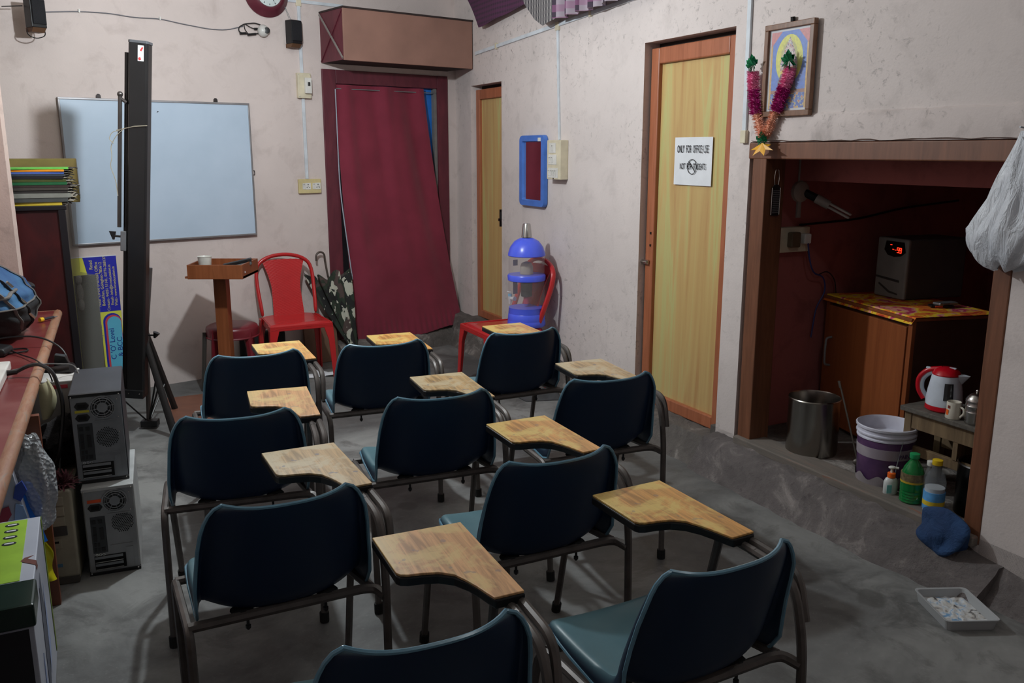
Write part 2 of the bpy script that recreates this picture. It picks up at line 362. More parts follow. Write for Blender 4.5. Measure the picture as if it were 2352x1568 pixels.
# alcove room behind the right wall
def rbox(name, label, mat, s0, s1, o0, o1, z0, z1):
    return struct(obj(name, G().box(s0, s1, -o1, -o0, z0, z1), mat), label, ('R', 0, 0, 0))
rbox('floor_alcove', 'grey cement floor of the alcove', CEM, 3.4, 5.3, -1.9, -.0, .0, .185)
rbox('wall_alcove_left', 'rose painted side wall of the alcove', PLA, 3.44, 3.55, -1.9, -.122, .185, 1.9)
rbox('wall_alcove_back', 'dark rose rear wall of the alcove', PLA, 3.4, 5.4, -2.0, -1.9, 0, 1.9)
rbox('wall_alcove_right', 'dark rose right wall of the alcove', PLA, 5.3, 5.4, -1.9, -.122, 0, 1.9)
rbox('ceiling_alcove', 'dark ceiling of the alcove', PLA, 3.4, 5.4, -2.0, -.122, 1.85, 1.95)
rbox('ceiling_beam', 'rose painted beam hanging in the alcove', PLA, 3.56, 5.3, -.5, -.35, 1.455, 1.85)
F = struct(thing('trim_4', 'brown wooden frame around the alcove', 'structure', ('R', 4.27, 0, .19)), 'brown wooden frame around the alcove')
obj('jamb', G().box(-.655, -.565, -.006, .115, -.03, 1.42), ORW, F, bevel=.005); obj('jamb', G().box(.615, .685, -.004, .115, -.03, 1.42), ORW, F, bevel=.005)
obj('head', G().box(-.685, .685, -.008, .115, 1.372, 1.447), ORW, F, bevel=.005)
g = G(); g.box(-.655, .68, -.035, .1, -.035, .005); obj('sill', g, m_wood('worn_sill', [(.35, (104, 98, 92)), (.6, (120, 110, 102)), (.72, (150, 78, 44))], (1.2, 9, 9), .85), F, bevel=.006)
# plaster ridge above the alcove
rough_strip('trim_5', 'cracked plaster ridge above the alcove opening', m_plaster('plaster_ridge', (212, 200, 196), (140, 130, 126), .6, 1.0), lambda s: [(-.005, 1.64), (.012, 1.645), (.018, 1.70), (.012, 1.75), (-.004, 1.762)], 3.6, 6.6, 60, 'R', .004)

# ------------------------------------------------------------------ TABLET-ARM CHAIRS
def shell_mesh():
    prof = [(.355, .446), (.345, .468), (.30, .474), (.20, .460), (.11, .450), (.05, .446), (.008, .454), (-.018, .482), (-.034, .535), (-.052, .60), (-.070, .665), (-.084, .712), (-.090, .734), (-.094, .750), (-.097, .762), (-.098, .768)]
    hw = [.172, .192, .203, .207, .207, .208, .210, .213, .213, .208, .202, .196, .190, .182, .170, .154]
    fwd = [0, 0, 0, 0, .004, .016, .036, .052, .058, .058, .055, .052, .050, .047, .043, .040]
    up = [.006, .010, .016, .026, .036, .046, .050, .040, .022, .010, .003, .002, .003, .006, .009, .010]
    fl = [.012, .016, .020, .028, .038, .048, .052, .046, .036, .028, .022, .018, .013, .008, .004, .002]
    g = G(); n = 18; k = len(prof); rows = []
    for i in range(k):
        y, z = prof[i]; a = prof[max(0, i-1)]; b = prof[min(k-1, i+1)]
        ty, tz = b[0]-a[0], b[1]-a[1]; L = math.hypot(ty, tz); ny, nz = -tz/L, ty/L     # normal pointing back/down
        if nz > 0 or (abs(nz) < .3 and ny > 0): ny, nz = -ny, -nz
        row = []
        for j in range(n+1):
            u = -1+2*j/n; au = abs(u); c = au**3; cu = au**2.4
            row.append((hw[i]*u*(1-.02*c), y+fwd[i]*c, z+up[i]*cu))
        e = fl[i]
        for sgn in (-1, 1):
            p = row[0] if sgn < 0 else row[-1]
            la = min(1, e/.022); q = (p[0]+sgn*.009*la, p[1]+ny*e*.5, p[2]+nz*e*.5); r_ = (p[0]+sgn*.013*la, p[1]+ny*e, p[2]+nz*e)
            if sgn < 0: row = [r_, q]+row
            else: row = row+[q, r_]
        rows.append(row)
    m = len(rows[0]); g.v = [p for r_ in rows for p in r_]
    g.f = [(i*m+j, i*m+j+1, (i+1)*m+j+1, (i+1)*m+j) for i in range(k-1) for j in range(m-1)]; g.m = [0]*len(g.f)
    rim = [r_[0] for r_ in rows]+rows[-1][1:]+[r_[-1] for r_ in rows[-2::-1]]+rows[0][-2:0:-1]
    return g, rim
def tz(y): return .678+(y-.16)*.028
def tablet_outline(e=0):
    P = [(.052, .532), (.283, .532), (.292, .162), (.222, .160), (.214, .185), (.206, .215), (.194, .25), (.174, .285), (.145, .308), (.11, .318), (.078, .323), (.063, .330), (.056, .342)]
    cx, cy = .18, .35
    return [(x+(1 if x > cx else -1)*e, y+(1 if y > cy else -1)*e) for x, y in P]
def make_chair():
    T = bpy.data.objects.new('tablet_arm_chair', None); COL.objects.link(T); T['category'] = 'chair'
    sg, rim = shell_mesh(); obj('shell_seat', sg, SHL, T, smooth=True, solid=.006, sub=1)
    obj('shell_rim', G().tube(rim, .0048, 6, True), M('shell_rim_highlight', (104, 146, 168), .25), T, smooth=True)  # lip in paler blue, painting in the bright highlight along the shell edge
    g = G(); P = tablet_outline(); n = len(P)
    for zo, zi, nm, mt, e in ((0, -.006, 'tablet_top', TAB[0], -.002), (-.0062, -.028, 'tablet_edge', BLK, 0)):
        g = G(); Q = tablet_outline(e)
        vs = [(x, y, tz(y)+zi) for x, y in Q]+[(x, y, tz(y)+zo) for x, y in Q]
        g.add(vs, [tuple(range(n)), tuple(range(2*n-1, n-1, -1))]+[(i, i+n, (i+1) % n+n, (i+1) % n) for i in range(n)])
        obj(nm, g, mt, T, bevel=.0035 if nm == 'tablet_edge' else .0015)
    r = .0115
    def part(nm, pts, rad=r, mt=TUBE, k=8, rr=.06): return obj(nm, G().tube(arc(pts, rr, 5), rad, k), mt, T, smooth=True)
    def leg(pts, rr=.06):
        o = part('leg', pts, rr=rr); p = Vector(pts[-1]); q = Vector(pts[-2]); d = (q-p).normalized()
        obj('foot_cap', G().tube([p, p+d*.035], .0165, 10), BLKR, o)
    leg([(-.243, .10, .449), (-.243, -.03, .449), (-.244, -.071, .002)]); leg([(-.243, .10, .449), (-.243, .30, .449), (-.228, .426, .002)])
    leg([(.258, .14, .648), (.258, .0, .640), (.252, -.048, .50), (.244, -.075, .002)], .09); leg([(.256, .30, .648), (.256, .245, .640), (.262, .40, .002)], .03)
    part('tablet_support', [(.276, .50, .664), (.284, .16, .654), (.286, .01, .644), (.275, -.03, .535)], rr=.09)
    part('tablet_brace', [(.10, .47, .660), (.18, .44, .658), (.256, .30, .650), (.258, .12, .648)], .011)
    part('crossbar', [(-.243, .0, .449), (.20, .0, .449), (.236, -.006, .446), (.250, -.052, .44)], .0135, rr=.03)
    part('crossbar', [(-.243, .27, .449), (.17, .27, .449)], .0125)
    part('seat_rail', [(.17, .30, .449), (.195, .16, .449), (.225, .0, .449)], .0125)
    for x, y in ((-.11, .0), (.11, .0), (-.11, .27), (.11, .27)):
        g = G(); g.lathe([(.03, .0), (.034, .008), (.028, .02), (.012, .022)] if y else [(.026, .002), (.030, .008), (.024, .014), (.014, .016)], 14)
        obj('rubber_mount', g, BLKR, T, (x, y if y else .022, .449), smooth=True)
    for x in (-.10, .10): obj('bolt', G().lathe([(.004, -.03), (.004, -.026), (.007, -.026), (.007, -.018), (.004, -.018), (.004, 0)], 8, (x, 0, .44)), BLK, T)
    return T
CH = [('a', -1.091, 3.594, 23.9, 0, 'front row chair nearest the wooden lectern'),
      ('b', -.586, 3.795, 22.1, 0, 'front row middle chair below the maroon curtain'),
      ('c', .028, 4.050, 26.3, 0, 'front row chair in front of the blue water purifier'),
      ('d', -.907, 2.743, 19.1, 1, 'with pale worn tablet beside the computer towers'),
      ('e', -.272, 2.969, 22.2, 2, 'chair in the centre of the group with ink-smudged tablet'),
      ('f', -.582, 2.056, 26.9, 2, 'third row left chair with dusty grey tablet'),
      ('g', .101, 2.349, 26.6, 0, 'left of the large worn yellow tablet'),
      ('h', .345, 3.210, 22.7, 2, 'rightmost chair of the second row, beside the orange door'),
      ('l', -.172, 1.445, 23.9, 1, 'nearest chair cut by the bottom edge, pinkish wood tablet'),
      ('m', .423, 1.728, 28.4, 0, 'near right chair showing its dusty blue seat')]
proto = make_chair()
for i, (k, x, y, a, t, lab) in enumerate(CH):
    c = proto if i == 0 else copy_tree(proto)
    c.location = (x, y, 0); c.rotation_euler = (0, 0, R(a)); c['label'] = 'blue plastic tablet-arm chair, '+lab; c['group'] = 'tablet-arm chairs in rows'
    for ch in c.children:
        if ch.name.startswith('tablet_top'):
            ch.material_slots[0].link = 'OBJECT'; ch.material_slots[0].material = TAB[t]

# ------------------------------------------------------------------ BACK WALL THINGS
WB = thing('whiteboard', 'large blank whiteboard with aluminium frame on back wall', 'whiteboard', ('B', -2.392, 0, 1.465), -0)
ALU = M('aluminium_dull', (150, 148, 150), .4, .7)
t = NT('whiteboard_surface'); t.col(t.ramp(t.noise(2.2, 5), [(.3, srgb((178, 196, 214))), (.7, srgb((192, 208, 226)))])); t.set(Roughness=.35); WBM = t.m
obj('board', G().box(-.603, .603, -.022, -.008, -.449, .449), WBM, WB)
for nm, b in (('frame', (-.612, .612, .447, .460)), ('frame', (-.612, .612, -.460, -.447)), ('frame', (-.612, -.600, -.447, .447)), ('frame', (.600, .612, -.447, .447))):
    obj(nm, G().box(b[0], b[1], -.028, -.004, b[2], b[3]), ALU, WB, bevel=.002)
for x in (-.37, .38):
    g = G(); g.prism([(x-.014, .455), (x+.014, .455), (x+.013, .478), (x+.006, .487), (x-.006, .487), (x-.013, .478)], -.012, -.006); g.lathe([(.0001, 0), (.006, 0), (.006, .004), (.0001, .005)], 8); obj('hanger', g, M('dark_bracket', (60, 54, 54), .5, .6), WB)
g = G(); g.tube([(.612, -.01, .0), (.626, -.012, -.005), (.626, -.012, -.03), (.613, -.01, -.035)], .003, 6); obj('side_hook', g, M('dark_bracket', (60, 54, 54)), WB)
g = G(); g.box(-.02, -.011, -.0225, -.0215, .385, .390); g.box(-.023, -.018, -.0225, -.0215, .379, .383); obj('pen_mark', g, INK, WB)

CK = thing('wall_clock', 'round maroon wall clock cut off by the top edge', 'clock', ('B', -1.60, -0, 2.672))
def ydisc(prof, n=48):  # lathe about y
    g = G(); g.lathe(prof, n); g.xf(Matrix.Rotation(R(90), 4, 'X')); return g
CKR = M('clock_maroon', (96, 40, 52), .35)
obj('case', ydisc([(.160, 0), (.160, .012), (.128, .045), (.112, .062), (.100, .066), (.094, .060), (.092, .054), (.0, .054)]), CKR, CK, smooth=True)
obj('dial', ydisc([(.092, .055), (.0, .056)]), M('clock_face', (210, 222, 220), .4), CK)
for k in range(12):
    a = R(30*k); g = G(); g.box(-.002, .002, -.058, -.0565, .074, .085); g.xf(Matrix.Rotation(a, 4, 'Y')); obj('hour_mark', g, INK, CK)
for a, L, nm in ((200, .05, 'hour_hand'), (150, .066, 'minute_hand')):
    g = G(); g.box(-.002, .002, -.060, -.0585, -.01, L); g.xf(Matrix.Rotation(R(a), 4, 'Y')); obj(nm, g, INK, CK)

T = thing('cable_trunking', 'white cable trunking running down the back wall to the sockets', 'trunking', ('B', -1.36, 0, 2.64))
obj('trunk', G().box(-.30, .35, -.012, 0, -.008, .014), TRK, T, bevel=.002); obj('trunk', G().box(-.013, .010, -.012, 0, -.49, -.02), TRK, T, bevel=.002)
obj('trunk', G().box(-.013, .010, -.012, 0, -1.245, -.665), TRK, T, bevel=.002); obj('tee_joint', G().box(-.022, .018, -.014, 0, -.03, .018), CRM, T, bevel=.003)
def faceplate(T, x0, x1, z0, z1, d, mt=CRM): return obj('box', G().box(x0, x1, -d, 0, z0, z1), mt, T, bevel=.003)
T = thing('breaker_box', 'cream breaker box with a black switch on the back wall', 'switch', ('B', -1.35, 0, 2.062))
faceplate(T, -.058, .045, -.088, .088, .035); obj('breaker', G().box(-.012, .038, -.06, -.034, -.055, .055), WHT, T, bevel=.003); obj('toggle', G().box(.006, .022, -.068, -.058, -.002, .024), BLK, T, bevel=.002)
g = G(); [g.lathe([(.003, -.002), (.003, .002)], 8, (x, -.036, z)) for x in (-.05, .037) for z in (-.078, .078)]; obj('screws', g, GRYM, T)
def socket3(parent, x, z, y, s=1.0):
    g = G(); g.box(x-.022*s, x+.022*s, y-.003, y, z-.024*s, z+.024*s); o = obj('socket', g, WHT, parent, bevel=.001)
    h = G()
    for dx, dz, r_ in ((0, .012, .0042), (-.010, -.008, .0034), (.010, -.008, .0034), (0, -.002, .002)):
        h.lathe([(.0001, 0), (r_*s, 0), (r_*s, .001), (.0001, .001)], 8, (0, 0, 0)); k = len(h.v)-32
        h.xf(Matrix.Translation((x+dx*s, y-.0035, z+dz*s)) @ Matrix.Rotation(R(90), 4, 'X'), k)
    obj('socket_holes', h, BLK, o)
def rocker(parent, x, z, y, w=.011, hh=.022, lit=False):
    g = G(); g.hexa([(x-w, y-.002, z-hh), (x+w, y-.002, z-hh), (x+w, y, z-hh), (x-w, y, z-hh)], [(x-w, y-.006, z+hh), (x+w, y-.006, z+hh), (x+w, y, z+hh), (x-w, y, z+hh)])
    o = obj('rocker_switch', g, WHT, parent, bevel=.001); obj('indicator', G().box(x-.003, x+.003, y-.0065, y-.004, z+hh*.55, z+hh*.75), BLK, o)
T = thing('double_socket', 'yellowed double socket board below the whiteboard level', 'socket', ('B', -1.346, 0, 1.342))
faceplate(T, -.09, .09, -.052, .052, .022, M('yellowed_plastic', (206, 190, 140), .5))
for x in (-.046, .034): rocker(T, x-.005, 0, -.022); socket3(T, x+.028, 0, -.022)
# speakers
def speaker(name, at, yaw, label):
    T = thing(name, label, 'speaker', at, yaw)
    g = G(); g.prism([(-.045, -.03), (.045, -.03), (.045, .04), (.03, .052), (-.03, .052), (-.045, .04)], -.08, .08, 'z'); obj('cabinet', g, BLK, T, bevel=.004)
    g = G(); g.prism([(-.038, -.041), (.038, -.041), (.04, -.03), (-.04, -.03)], -.06, .072, 'z'); obj('grille', g, M('speaker_cloth', (30, 30, 34), .95, bump=.8, bs=400), T)
    g = G(); g.hexa([(-.04, -.01, -.105), (.035, -.01, -.105), (.035, .05, -.105), (-.04, .05, -.105)], [(-.04, -.03, -.08), (.04, -.03, -.08), (.04, .05, -.08), (-.04, .05, -.08)]); obj('wedge_base', g, M('speaker_brown', (96, 66, 44), .6), T)
    return T
T = speaker('speaker', ('B', -1.428, .055, 2.423), 12, 'black speaker hanging beside the cable trunking')
g = G(); g.tube([(-.01, .03, .08), (-.05, .045, .2)], .0016, 5); g.tube([(.004, .03, .08), (-.048, .045, .2)], .0016, 5); obj('wire', g, GRYM, T)
T = speaker('speaker', ('B', -3.10, .16, 2.385), 18, 'black speaker in the top left corner of the picture')
g = G(); g.tube(arc([(-.03, .04, -.06), (-.05, .03, -.12), (.0, .02, -.14), (.05, .0, -.12), (.05, .02, -.07)], .03), .003, 6); g.tube([(-.05, .04, .04), (-.14, .1, .03)], .003, 5); obj('wire', g, BLK, T)
T = thing('wall_cable', 'thin grey cable sagging across the back wall to the camera', 'cable', ('B', -2.4, .006, 2.41))
pts = [(-.66, 0, .004), (-.425, 0, .031), (-.24, 0, .035), (-.1, 0, .022), (.06, 0, .030), (.18, 0, .012), (.381, 0, -.009), (.50, 0, -.006), (.62, 0, .03)]
g = G(); g.tube(arc(pts, .08, 4), .0032, 6); obj('cable', g, M('cable_grey', (106, 106, 112), .6), T, smooth=True)
for p in (pts[1], pts[4]): obj('clip', G().box(p[0]-.004, p[0]+.004, -.008, .006, p[2]-.008, p[2]+.012), WHT, T)
T = thing('security_camera', 'white round security camera with black lens on back wall', 'camera', ('B', -1.648, .03, 2.418))
obj('body', G().ball((0, 0, 0), .040, 24, 14, (1, .9, 1.05)), M('camera_white', (196, 194, 190), .35), T, smooth=True)
g = ydisc([(.020, .0), (.021, .006), (.0, .010)]); obj('lens', g, BLK, T, (.014, -.031, .0), (0, 0, R(-12)), smooth=True)
obj('mount', ydisc([(.03, -.03), (.03, -.012), (.02, 0)]), WHT, T)
g = G()
g.tube(arc([(-.012, .01, .038), (-.05, .01, .048), (-.13, .012, .036), (-.17, .012, .01), (-.17, .012, -.02), (-.12, .01, -.03), (-.03, .01, -.02)], .03), .004, 6)
g.tube(arc([(-.13, .012, .036), (-.13, .008, .0), (-.105, .008, -.03)], .03), .003, 6); g.tube(arc([(-.12, .012, .034), (-.08, .008, .012), (-.035, .008, .006)], .02), .003, 6)
g.tube([(-.165, .01, -.03), (-.12, .01, -.025)], .008, 8); g.tube([(-.11, .01, -.034), (-.05, .01, -.024)], .008, 8); g.tube([(-.06, .01, .008), (-.035, .01, .01)], .008, 8)
obj('pigtail_cables', g, BLK, T, smooth=True)

# boxed shutter housing above the curtain
T = thing('shutter_box', 'brown boxed shutter housing above the maroon curtain', 'box', ('B', -.60, 0, 2.23))
obj('front_panel', G().box(-.60, .515, -.36, -.345, -.005, .345), VALW, T, bevel=.003)
obj('side_panel', G().box(-.60, -.59, -.345, -.002, 0, .345), MAR, T); obj('side_panel', G().box(.505, .515, -.345, -.002, 0, .345), M('dark_side', (44, 38, 36), .8), T)
obj('bottom_panel', G().box(-.59, .505, -.345, -.002, 0, .01), M('dark_board', (52, 40, 38), .9), T); obj('top_panel', G().box(-.605, .52, -.365, -.002, .345, .357), M('dark_board', (52, 40, 38)), T)  # bottom and top boards in a darker brown than the front
g = G(); g.tube([(-.604, -.01, .335), (-.604, -.345, .01)], .008, 6); obj('cross_brace', g, M('grey_strip', (128, 120, 116), .6), T)
g = G(); g.tube([(-.604, -.01, .01), (-.604, -.345, .335)], .004, 6); obj('cross_brace', g, MAR, T)

# curtain
def cloth_sheet(name, fn, mat, nu, nv, parent=None, solid=.003): 
    g = G(); g.grid(fn, nu, nv); return obj(name, g, mat, parent, smooth=True, solid=solid)
t = NT('curtain_maroon'); t.col(t.ramp(t.noise(3, 4), [(.3, srgb((116, 30, 50))), (.7, srgb((138, 42, 64)))])); t.set(Roughness=.85, Sheen_Weight=.2); t.bump(t.noise(200, 2), .15, .002); CUR = t.m
T = thing('curtain', 'maroon curtain hanging in the doorway swept to the right', 'curtain', ('B', -.65, 0, .12))
def cf(u, v):
    z = 1.965*v; k = 1-v
    xl = -.455+.09*k**1.5; xr = .335+.30*k**1.35
    x = xl+(xr-xl)*u
    y = .005-.09*k+.010*math.sin(u*31+.6*v)*(1-.7*k)*(.4+.6*math.sin(u*7+1)**2)+.014*math.sin(u*13+2+1.5*v)*(1-.4*k)+.022*math.sin(u*5+1)*k+.006*math.sin(u*19+v*6)
    if v < .08: y += .004*math.sin(u*120)
    return (x, y, z+.015*math.sin(u*9)*k**4 + .04*k**3*(u-.3)*.6)
cloth_sheet('cloth', cf, CUR, 110, 50, T)
g = G(); g.tube([(-.46, .0, 1.935), (.46, .0, 1.935)], .004, 6); obj('curtain_wire', g, GRYM, T)
g = G(); g.tube(arc([(-.455, -.02, 1.93), (-.452, -.02, 1.2), (-.43, -.05, .85), (-.40, -.07, .5)], .2), .0045, 6); obj('hem_cord', g, M('pale_cord', (170, 176, 190), .6), T)

# poster banner
T = thing('poster_banner', 'blue and yellow computer course banner turned sideways on back wall', 'poster', ('B', -2.905, .008, .36))
YEL = M('banner_yellow', (222, 222, 84), .55, var=.03); BLU = M('banner_blue', (34, 38, 168), .55, var=.03); CYA = M('banner_cyan', (96, 186, 216), .55, var=.03); RED2 = M('banner_red', (208, 70, 84), .55, var=.03)
TXY = M('banner_text_yellow', (226, 214, 130), .6, var=.02); TXB = M('banner_text_blue', (30, 60, 150), .6, var=.02)
obj('sheet', G().box(-.125, .155, .0, .003, -.36, .565), YEL, T)
obj('blue_field', G().prism([(-.05, .565), (.154, .565), (.154, .20), (.0, .20), (-.02, .40)], -.001, 0), BLU, T)
obj('white_edge', G().box(-.125, .155, -.0015, .003, .565, .571), PAP, T)
for e, mt, d in ((0, BLU, -.001), (.012, RED2, -.0018), (.024, CYA, -.0026)):
    x0, x1, zt = .036+e, .150-e*.15, .187-e; c = (x0+x1)/2; r_ = (x1-x0)/2
    P = [(x1, -.36), (x0, -.36)]+[(c-r_*math.cos(PI*k/12), zt-r_+r_*math.sin(PI*k/12)) for k in range(13)]
    obj('arch_'+('blue' if e == 0 else 'red' if e < .02 else 'cyan'), G().prism(P, d, 0), mt, T)
rv = (R(90), R(-90), 0)
for i, (s_, x, z, sz) in enumerate((('Road', -.005, .515, .030), ('Near Circle (Mandal) Office', .026, .385, .0265), ('Bokakhat, Golaghat-785612', .052, .385, .0265), ('Contact:- 94351 51141, 03776-268137', .080, .385, .0235), ('Email:- info@kcseducation.in', .106, .375, .0235), ('Web:- www.kcseducation.in', .130, .365, .0235))):
    o = text(s_, sz, TXY, T, (x, -.002, z), rv, sx=.98)
for s_, x, z in (("C 'O' Level", .083, -.02), ('& BCC', .128, -.045)): text(s_, .047, TXB, T, (x, -.0035, z), rv)
text('many more...', .022, TXB, T, (.018, -.001, .06), rv)

# red plastic chair (monobloc), local: x right, y forward
def red_chair(name, label, at, yaw):
    T = thing(name, label, 'chair', at, yaw)
    g = G()
    # arched back frame
    pts = [(-.205, .02, .43)]+[(-.19-.02*math.sin(t*PI), -.01-.13*t, .43+.36*t) for t in (.3, .6, .85)]
    N = 11
    arch = [(-.20, .03, .43), (-.207, .0, .52), (-.213, -.04, .62), (-.215, -.075, .72)]+[(-.215*math.cos(PI*k/10), -.085-.025*math.sin(PI*k/10), .74+.135*math.sin(PI*k/10)**.8) for k in range(1, 10)]+[(.215, -.075, .72), (.213, -.04, .62), (.207, .0, .52), (.20, .03, .43)]
    g.tube(arch, .021, 8, flat=.75); obj('back_frame', g, REDP, T, smooth=True, sub=1)
    # woven-look splat
    def sp(u, v):
        x = (u-.5)*2; hw = .098+.018*(1-v)+.062*max(0, (v-.45)/.55)**1.6; z = .435+.405*v-.01*x*x*v; y = .02-.12*v+.018*(x*x)*0+.002*math.sin(v*130)*math.sin(u*44)
        return (x*hw, y-.006, z)
    g = G(); g.grid(sp, 40, 60); obj('back_splat', g, REDP, T, smooth=True, solid=.006)
    def se(u, v):
        x = (u-.5)*2; y = -.01+.42*v; hw = .205+.02*v; e = abs(x)**4
        return (x*hw, y, .435-.012*(1-x*x)*(1-(2*v-1)**2)-.022*max(0, v-.88)/.12*1.2-.015*e)
    g = G(); g.grid(se, 20, 16); obj('seat', g, REDP, T, smooth=True, solid=.008)
    # apron
    g = G()
    for sx in (-1, 1): g.hexa([(sx*.212, .0, .385), (sx*.232, .40, .385), (sx*.220, .40, .385), (sx*.200, .0, .385)], [(sx*.206, .0, .435), (sx*.226, .40, .43), (sx*.214, .40, .43), (sx*.194, .0, .435)])
    g.hexa([(-.226, .398, .39), (.226, .398, .39), (.226, .41, .39), (-.226, .41, .39)], [(-.226, .396, .428), (.226, .396, .428), (.226, .41, .428), (-.226, .41, .428)])
    obj('apron', g, REDP, T, bevel=.005)
    for sx in (-1, 1):
        for y0, y1 in ((.395, .43), (.02, -.045)):
            s_ = 1 if y0 > .2 else -1; g = G()
            def ring(x, y, z, a, b): return [(sx*(x-a), y-s_*b*.0, z), (sx*x, y, z), (sx*x, y-s_*b, z), (sx*(x-.012), y-s_*b, z), (sx*(x-.012), y-s_*.012, z), (sx*(x-a), y-s_*.012, z)]
            A = ring(.228, y0+s_*.012, .425, .075, .075); B = ring(.236, y0+(y1-y0)*.3+s_*.012, .30, .045, .045); Cc = ring(.246, y1, .0, .032, .032)
            n = 6; vs = A+B+Cc; g.add(vs, [tuple(range(n)), tuple(range(3*n-1, 2*n-1, -1))]+[(k*n+i, k*n+(i+1) % n, (k+1)*n+(i+1) % n, (k+1)*n+i) for k in range(2) for i in range(n)])
            obj('leg', g, REDP, T, bevel=.004)
    return T
# front edge mid (-1.43,5.92) facing the camera side
red_chair('plastic_chair', 'red plastic armless chair against the back wall beside the umbrella', ('W', -1.64, 6.295, 0), 207).scale = (.96, .96, .98)
red_chair('plastic_chair', 'red plastic armless chair carrying the blue water purifier', ('R', 1.62, .17, 0), 0).rotation_euler.z = YR+R(180)

# stool
T = thing('stool', 'maroon plastic stool with dark legs behind the lectern', 'stool', ('W', -1.915, 5.84, 0), 15)
g = G(); g.lathe([(.0, .0), (.12, .0), (.15, -.004), (.168, -.014), (.174, -.03), (.172, -.075), (.178, -.082), (.174, -.088), (.166, -.084), (.16, -.03), (.0, -.012)], 32, (0, 0, .447)); obj('seat', g, MARP, T, smooth=True)
for k in range(4):
    a = PI/4+k*PI/2; c, s_ = math.cos(a), math.sin(a)
    g = G(); m = MARP if k % 2 == 0 else M('stool_leg_dark', (62, 58, 54), .5)
    g.tube([(c*.14, s_*.14, .42), (c*.158, s_*.158, .30), (c*.185, s_*.185, .0)], [.034, .026, .02], 8); obj('leg', g, MARP, T, smooth=True)
g = G(); g.tube(arc([(-.178, -.03, .40), (-.185, -.04, .30), (-.21, -.06, .005)], .04), .014, 8); obj('metal_leg_sleeve', g, M('stool_leg_dark', (62, 58, 54), .5), T)

# lectern
T = thing('lectern', 'tall brown laminate lectern with a shallow open tray', 'lectern', ('W', -1.89, 5.62, 0), 0)
obj('post', G().box(-.042, .038, -.04, .04, .02, .815), LECW, T, bevel=.002)
B_ = obj('base', G().box(0, .47, -.62, .07, 0, .022), M('lectern_base', (112, 72, 56), .6), T, bevel=.003)
B_.rotation_euler = (0, 0, R(26)); B_.location = (-.34, -.20, 0)
g = G(); g.box(-.165, .20, -.19, .15, .815, .828); obj('tray_board', g, LECW, T)
for nm, b in (('tray_front', (-.145, .20, -.20, -.188, .812, .902)), ('tray_rear', (-.165, .20, .14, .152, .812, .902)), ('tray_side', (.188, .20, -.188, .14, .812, .902))):
    obj(nm, G().box(*b), LECW, T, bevel=.002)
g = G(); g.hexa([(-.145, -.20, .812), (-.135, -.19, .812), (-.155, .15, .812), (-.165, .15, .812)], [(-.145, -.20, .902), (-.135, -.19, .902), (-.155, .15, .902), (-.165, .15, .902)]); obj('tray_side', g, LECW, T)
tag(obj('mug', G().lathe([(.032, .0), (.036, .004), (.043, .11), (.046, .112), (.043, .114), (.039, .108), (.033, .008), (.0, .006)], 24), M('mug_white', (210, 208, 200), .3), smooth=True), 'white plastic cup standing in the lectern tray', 'cup', ('W', -1.965, 5.55, .829))
T = thing('board_duster', 'black handled board duster lying across the lectern tray', 'duster', ('W', -1.77, 5.60, .885), 25)
obj('handle', G().box(-.09, .09, -.022, .022, .0, .022), BLK, T, bevel=.005); obj('felt', G().box(-.085, .085, -.025, .025, -.02, .0), M('grey_felt', (92, 92, 92), .95), T, bevel=.003)
T.rotation_euler = (R(0), R(-12), R(10))
tag(obj('crumpled_paper', G().ball((0, 0, .02), .028, 9, 6, (1.3, .9, .7)), PAP), 'crumpled white paper at the left corner of the lectern tray', 'paper', ('W', -1.95, 5.46, .829))
tag(obj('crumpled_paper', G().ball((0, 0, .02), .024, 9, 6, (1.4, .9, .8)), PAP), 'crumpled white paper at the right end of the lectern tray', 'paper', ('W', -1.72, 5.48, .829))

# umbrella
T = thing('umbrella', 'closed camouflage umbrella with hooked handle leaning on the wall', 'umbrella', ('B', -1.08, .14, .035), 0)
ax0 = Vector((0, 0, 0)); ax1 = Vector((-.17, .09, .63)); 
t = NT('camouflage_cloth'); v = t.map((7, 7, 4)); n1 = t.noise(1.6, 3, v, .5, .5); n2 = t.noise(2.1, 3, t.map((7, 7, 4), (1, 2, .5)), .5, .6)
c = t.ramp(n1, [(0, srgb((34, 34, 34))), (.47, srgb((46, 58, 46))), (.58, srgb((84, 70, 66)))], 'CONSTANT'); c = t.mix(t.ramp(n2, [(0, 0.), (.60, 1.)], 'CONSTANT'), c, srgb((196, 196, 180)))
t.col(c); t.set(Roughness=.7); CAM = t.m
def uf(u, v):
    a = 2*PI*u; r_ = (.012+.15*v**.85)*(1+.28*math.sin(a*8)*min(1, v*1.5)); c = ax0.lerp(ax1, v)
    return (c.x+r_*math.cos(a)*1.0, c.y+r_*math.sin(a)*.5, c.z+.035*math.sin(a*8+.5)*v**6+.02*math.sin(a*3)*v**6)
g = G(); g.grid(uf, 128, 24); obj('canopy', g, CAM, T, smooth=True, solid=.001)
g = G(); pts = [ax0, ax1, ax1+Vector((-.02, .0, .12))]; h = ax1+Vector((-.02, 0, .12)); pts += [h+Vector((-.035+.035*math.cos(a), 0, .035*math.sin(a)+.03)) for a in [PI*k/8 for k in range(9)]]+[h+Vector((-.07, 0, .0))]
g.tube(pts, .008, 8); obj('handle', g, M('umbrella_handle', (92, 82, 76), .35, .3), T, smooth=True)
g = G()
for k in range(8):
    a = 2*PI*k/8+.2; c = ax1; g.tube([ax0.lerp(ax1, .97)+Vector((.14*math.cos(a), .07*math.sin(a), 0)), ax0.lerp(ax1, .45)+Vector((.08*math.cos(a), .04*math.sin(a), 0))], .002, 4)
obj('ribs', g, GRYM, T)
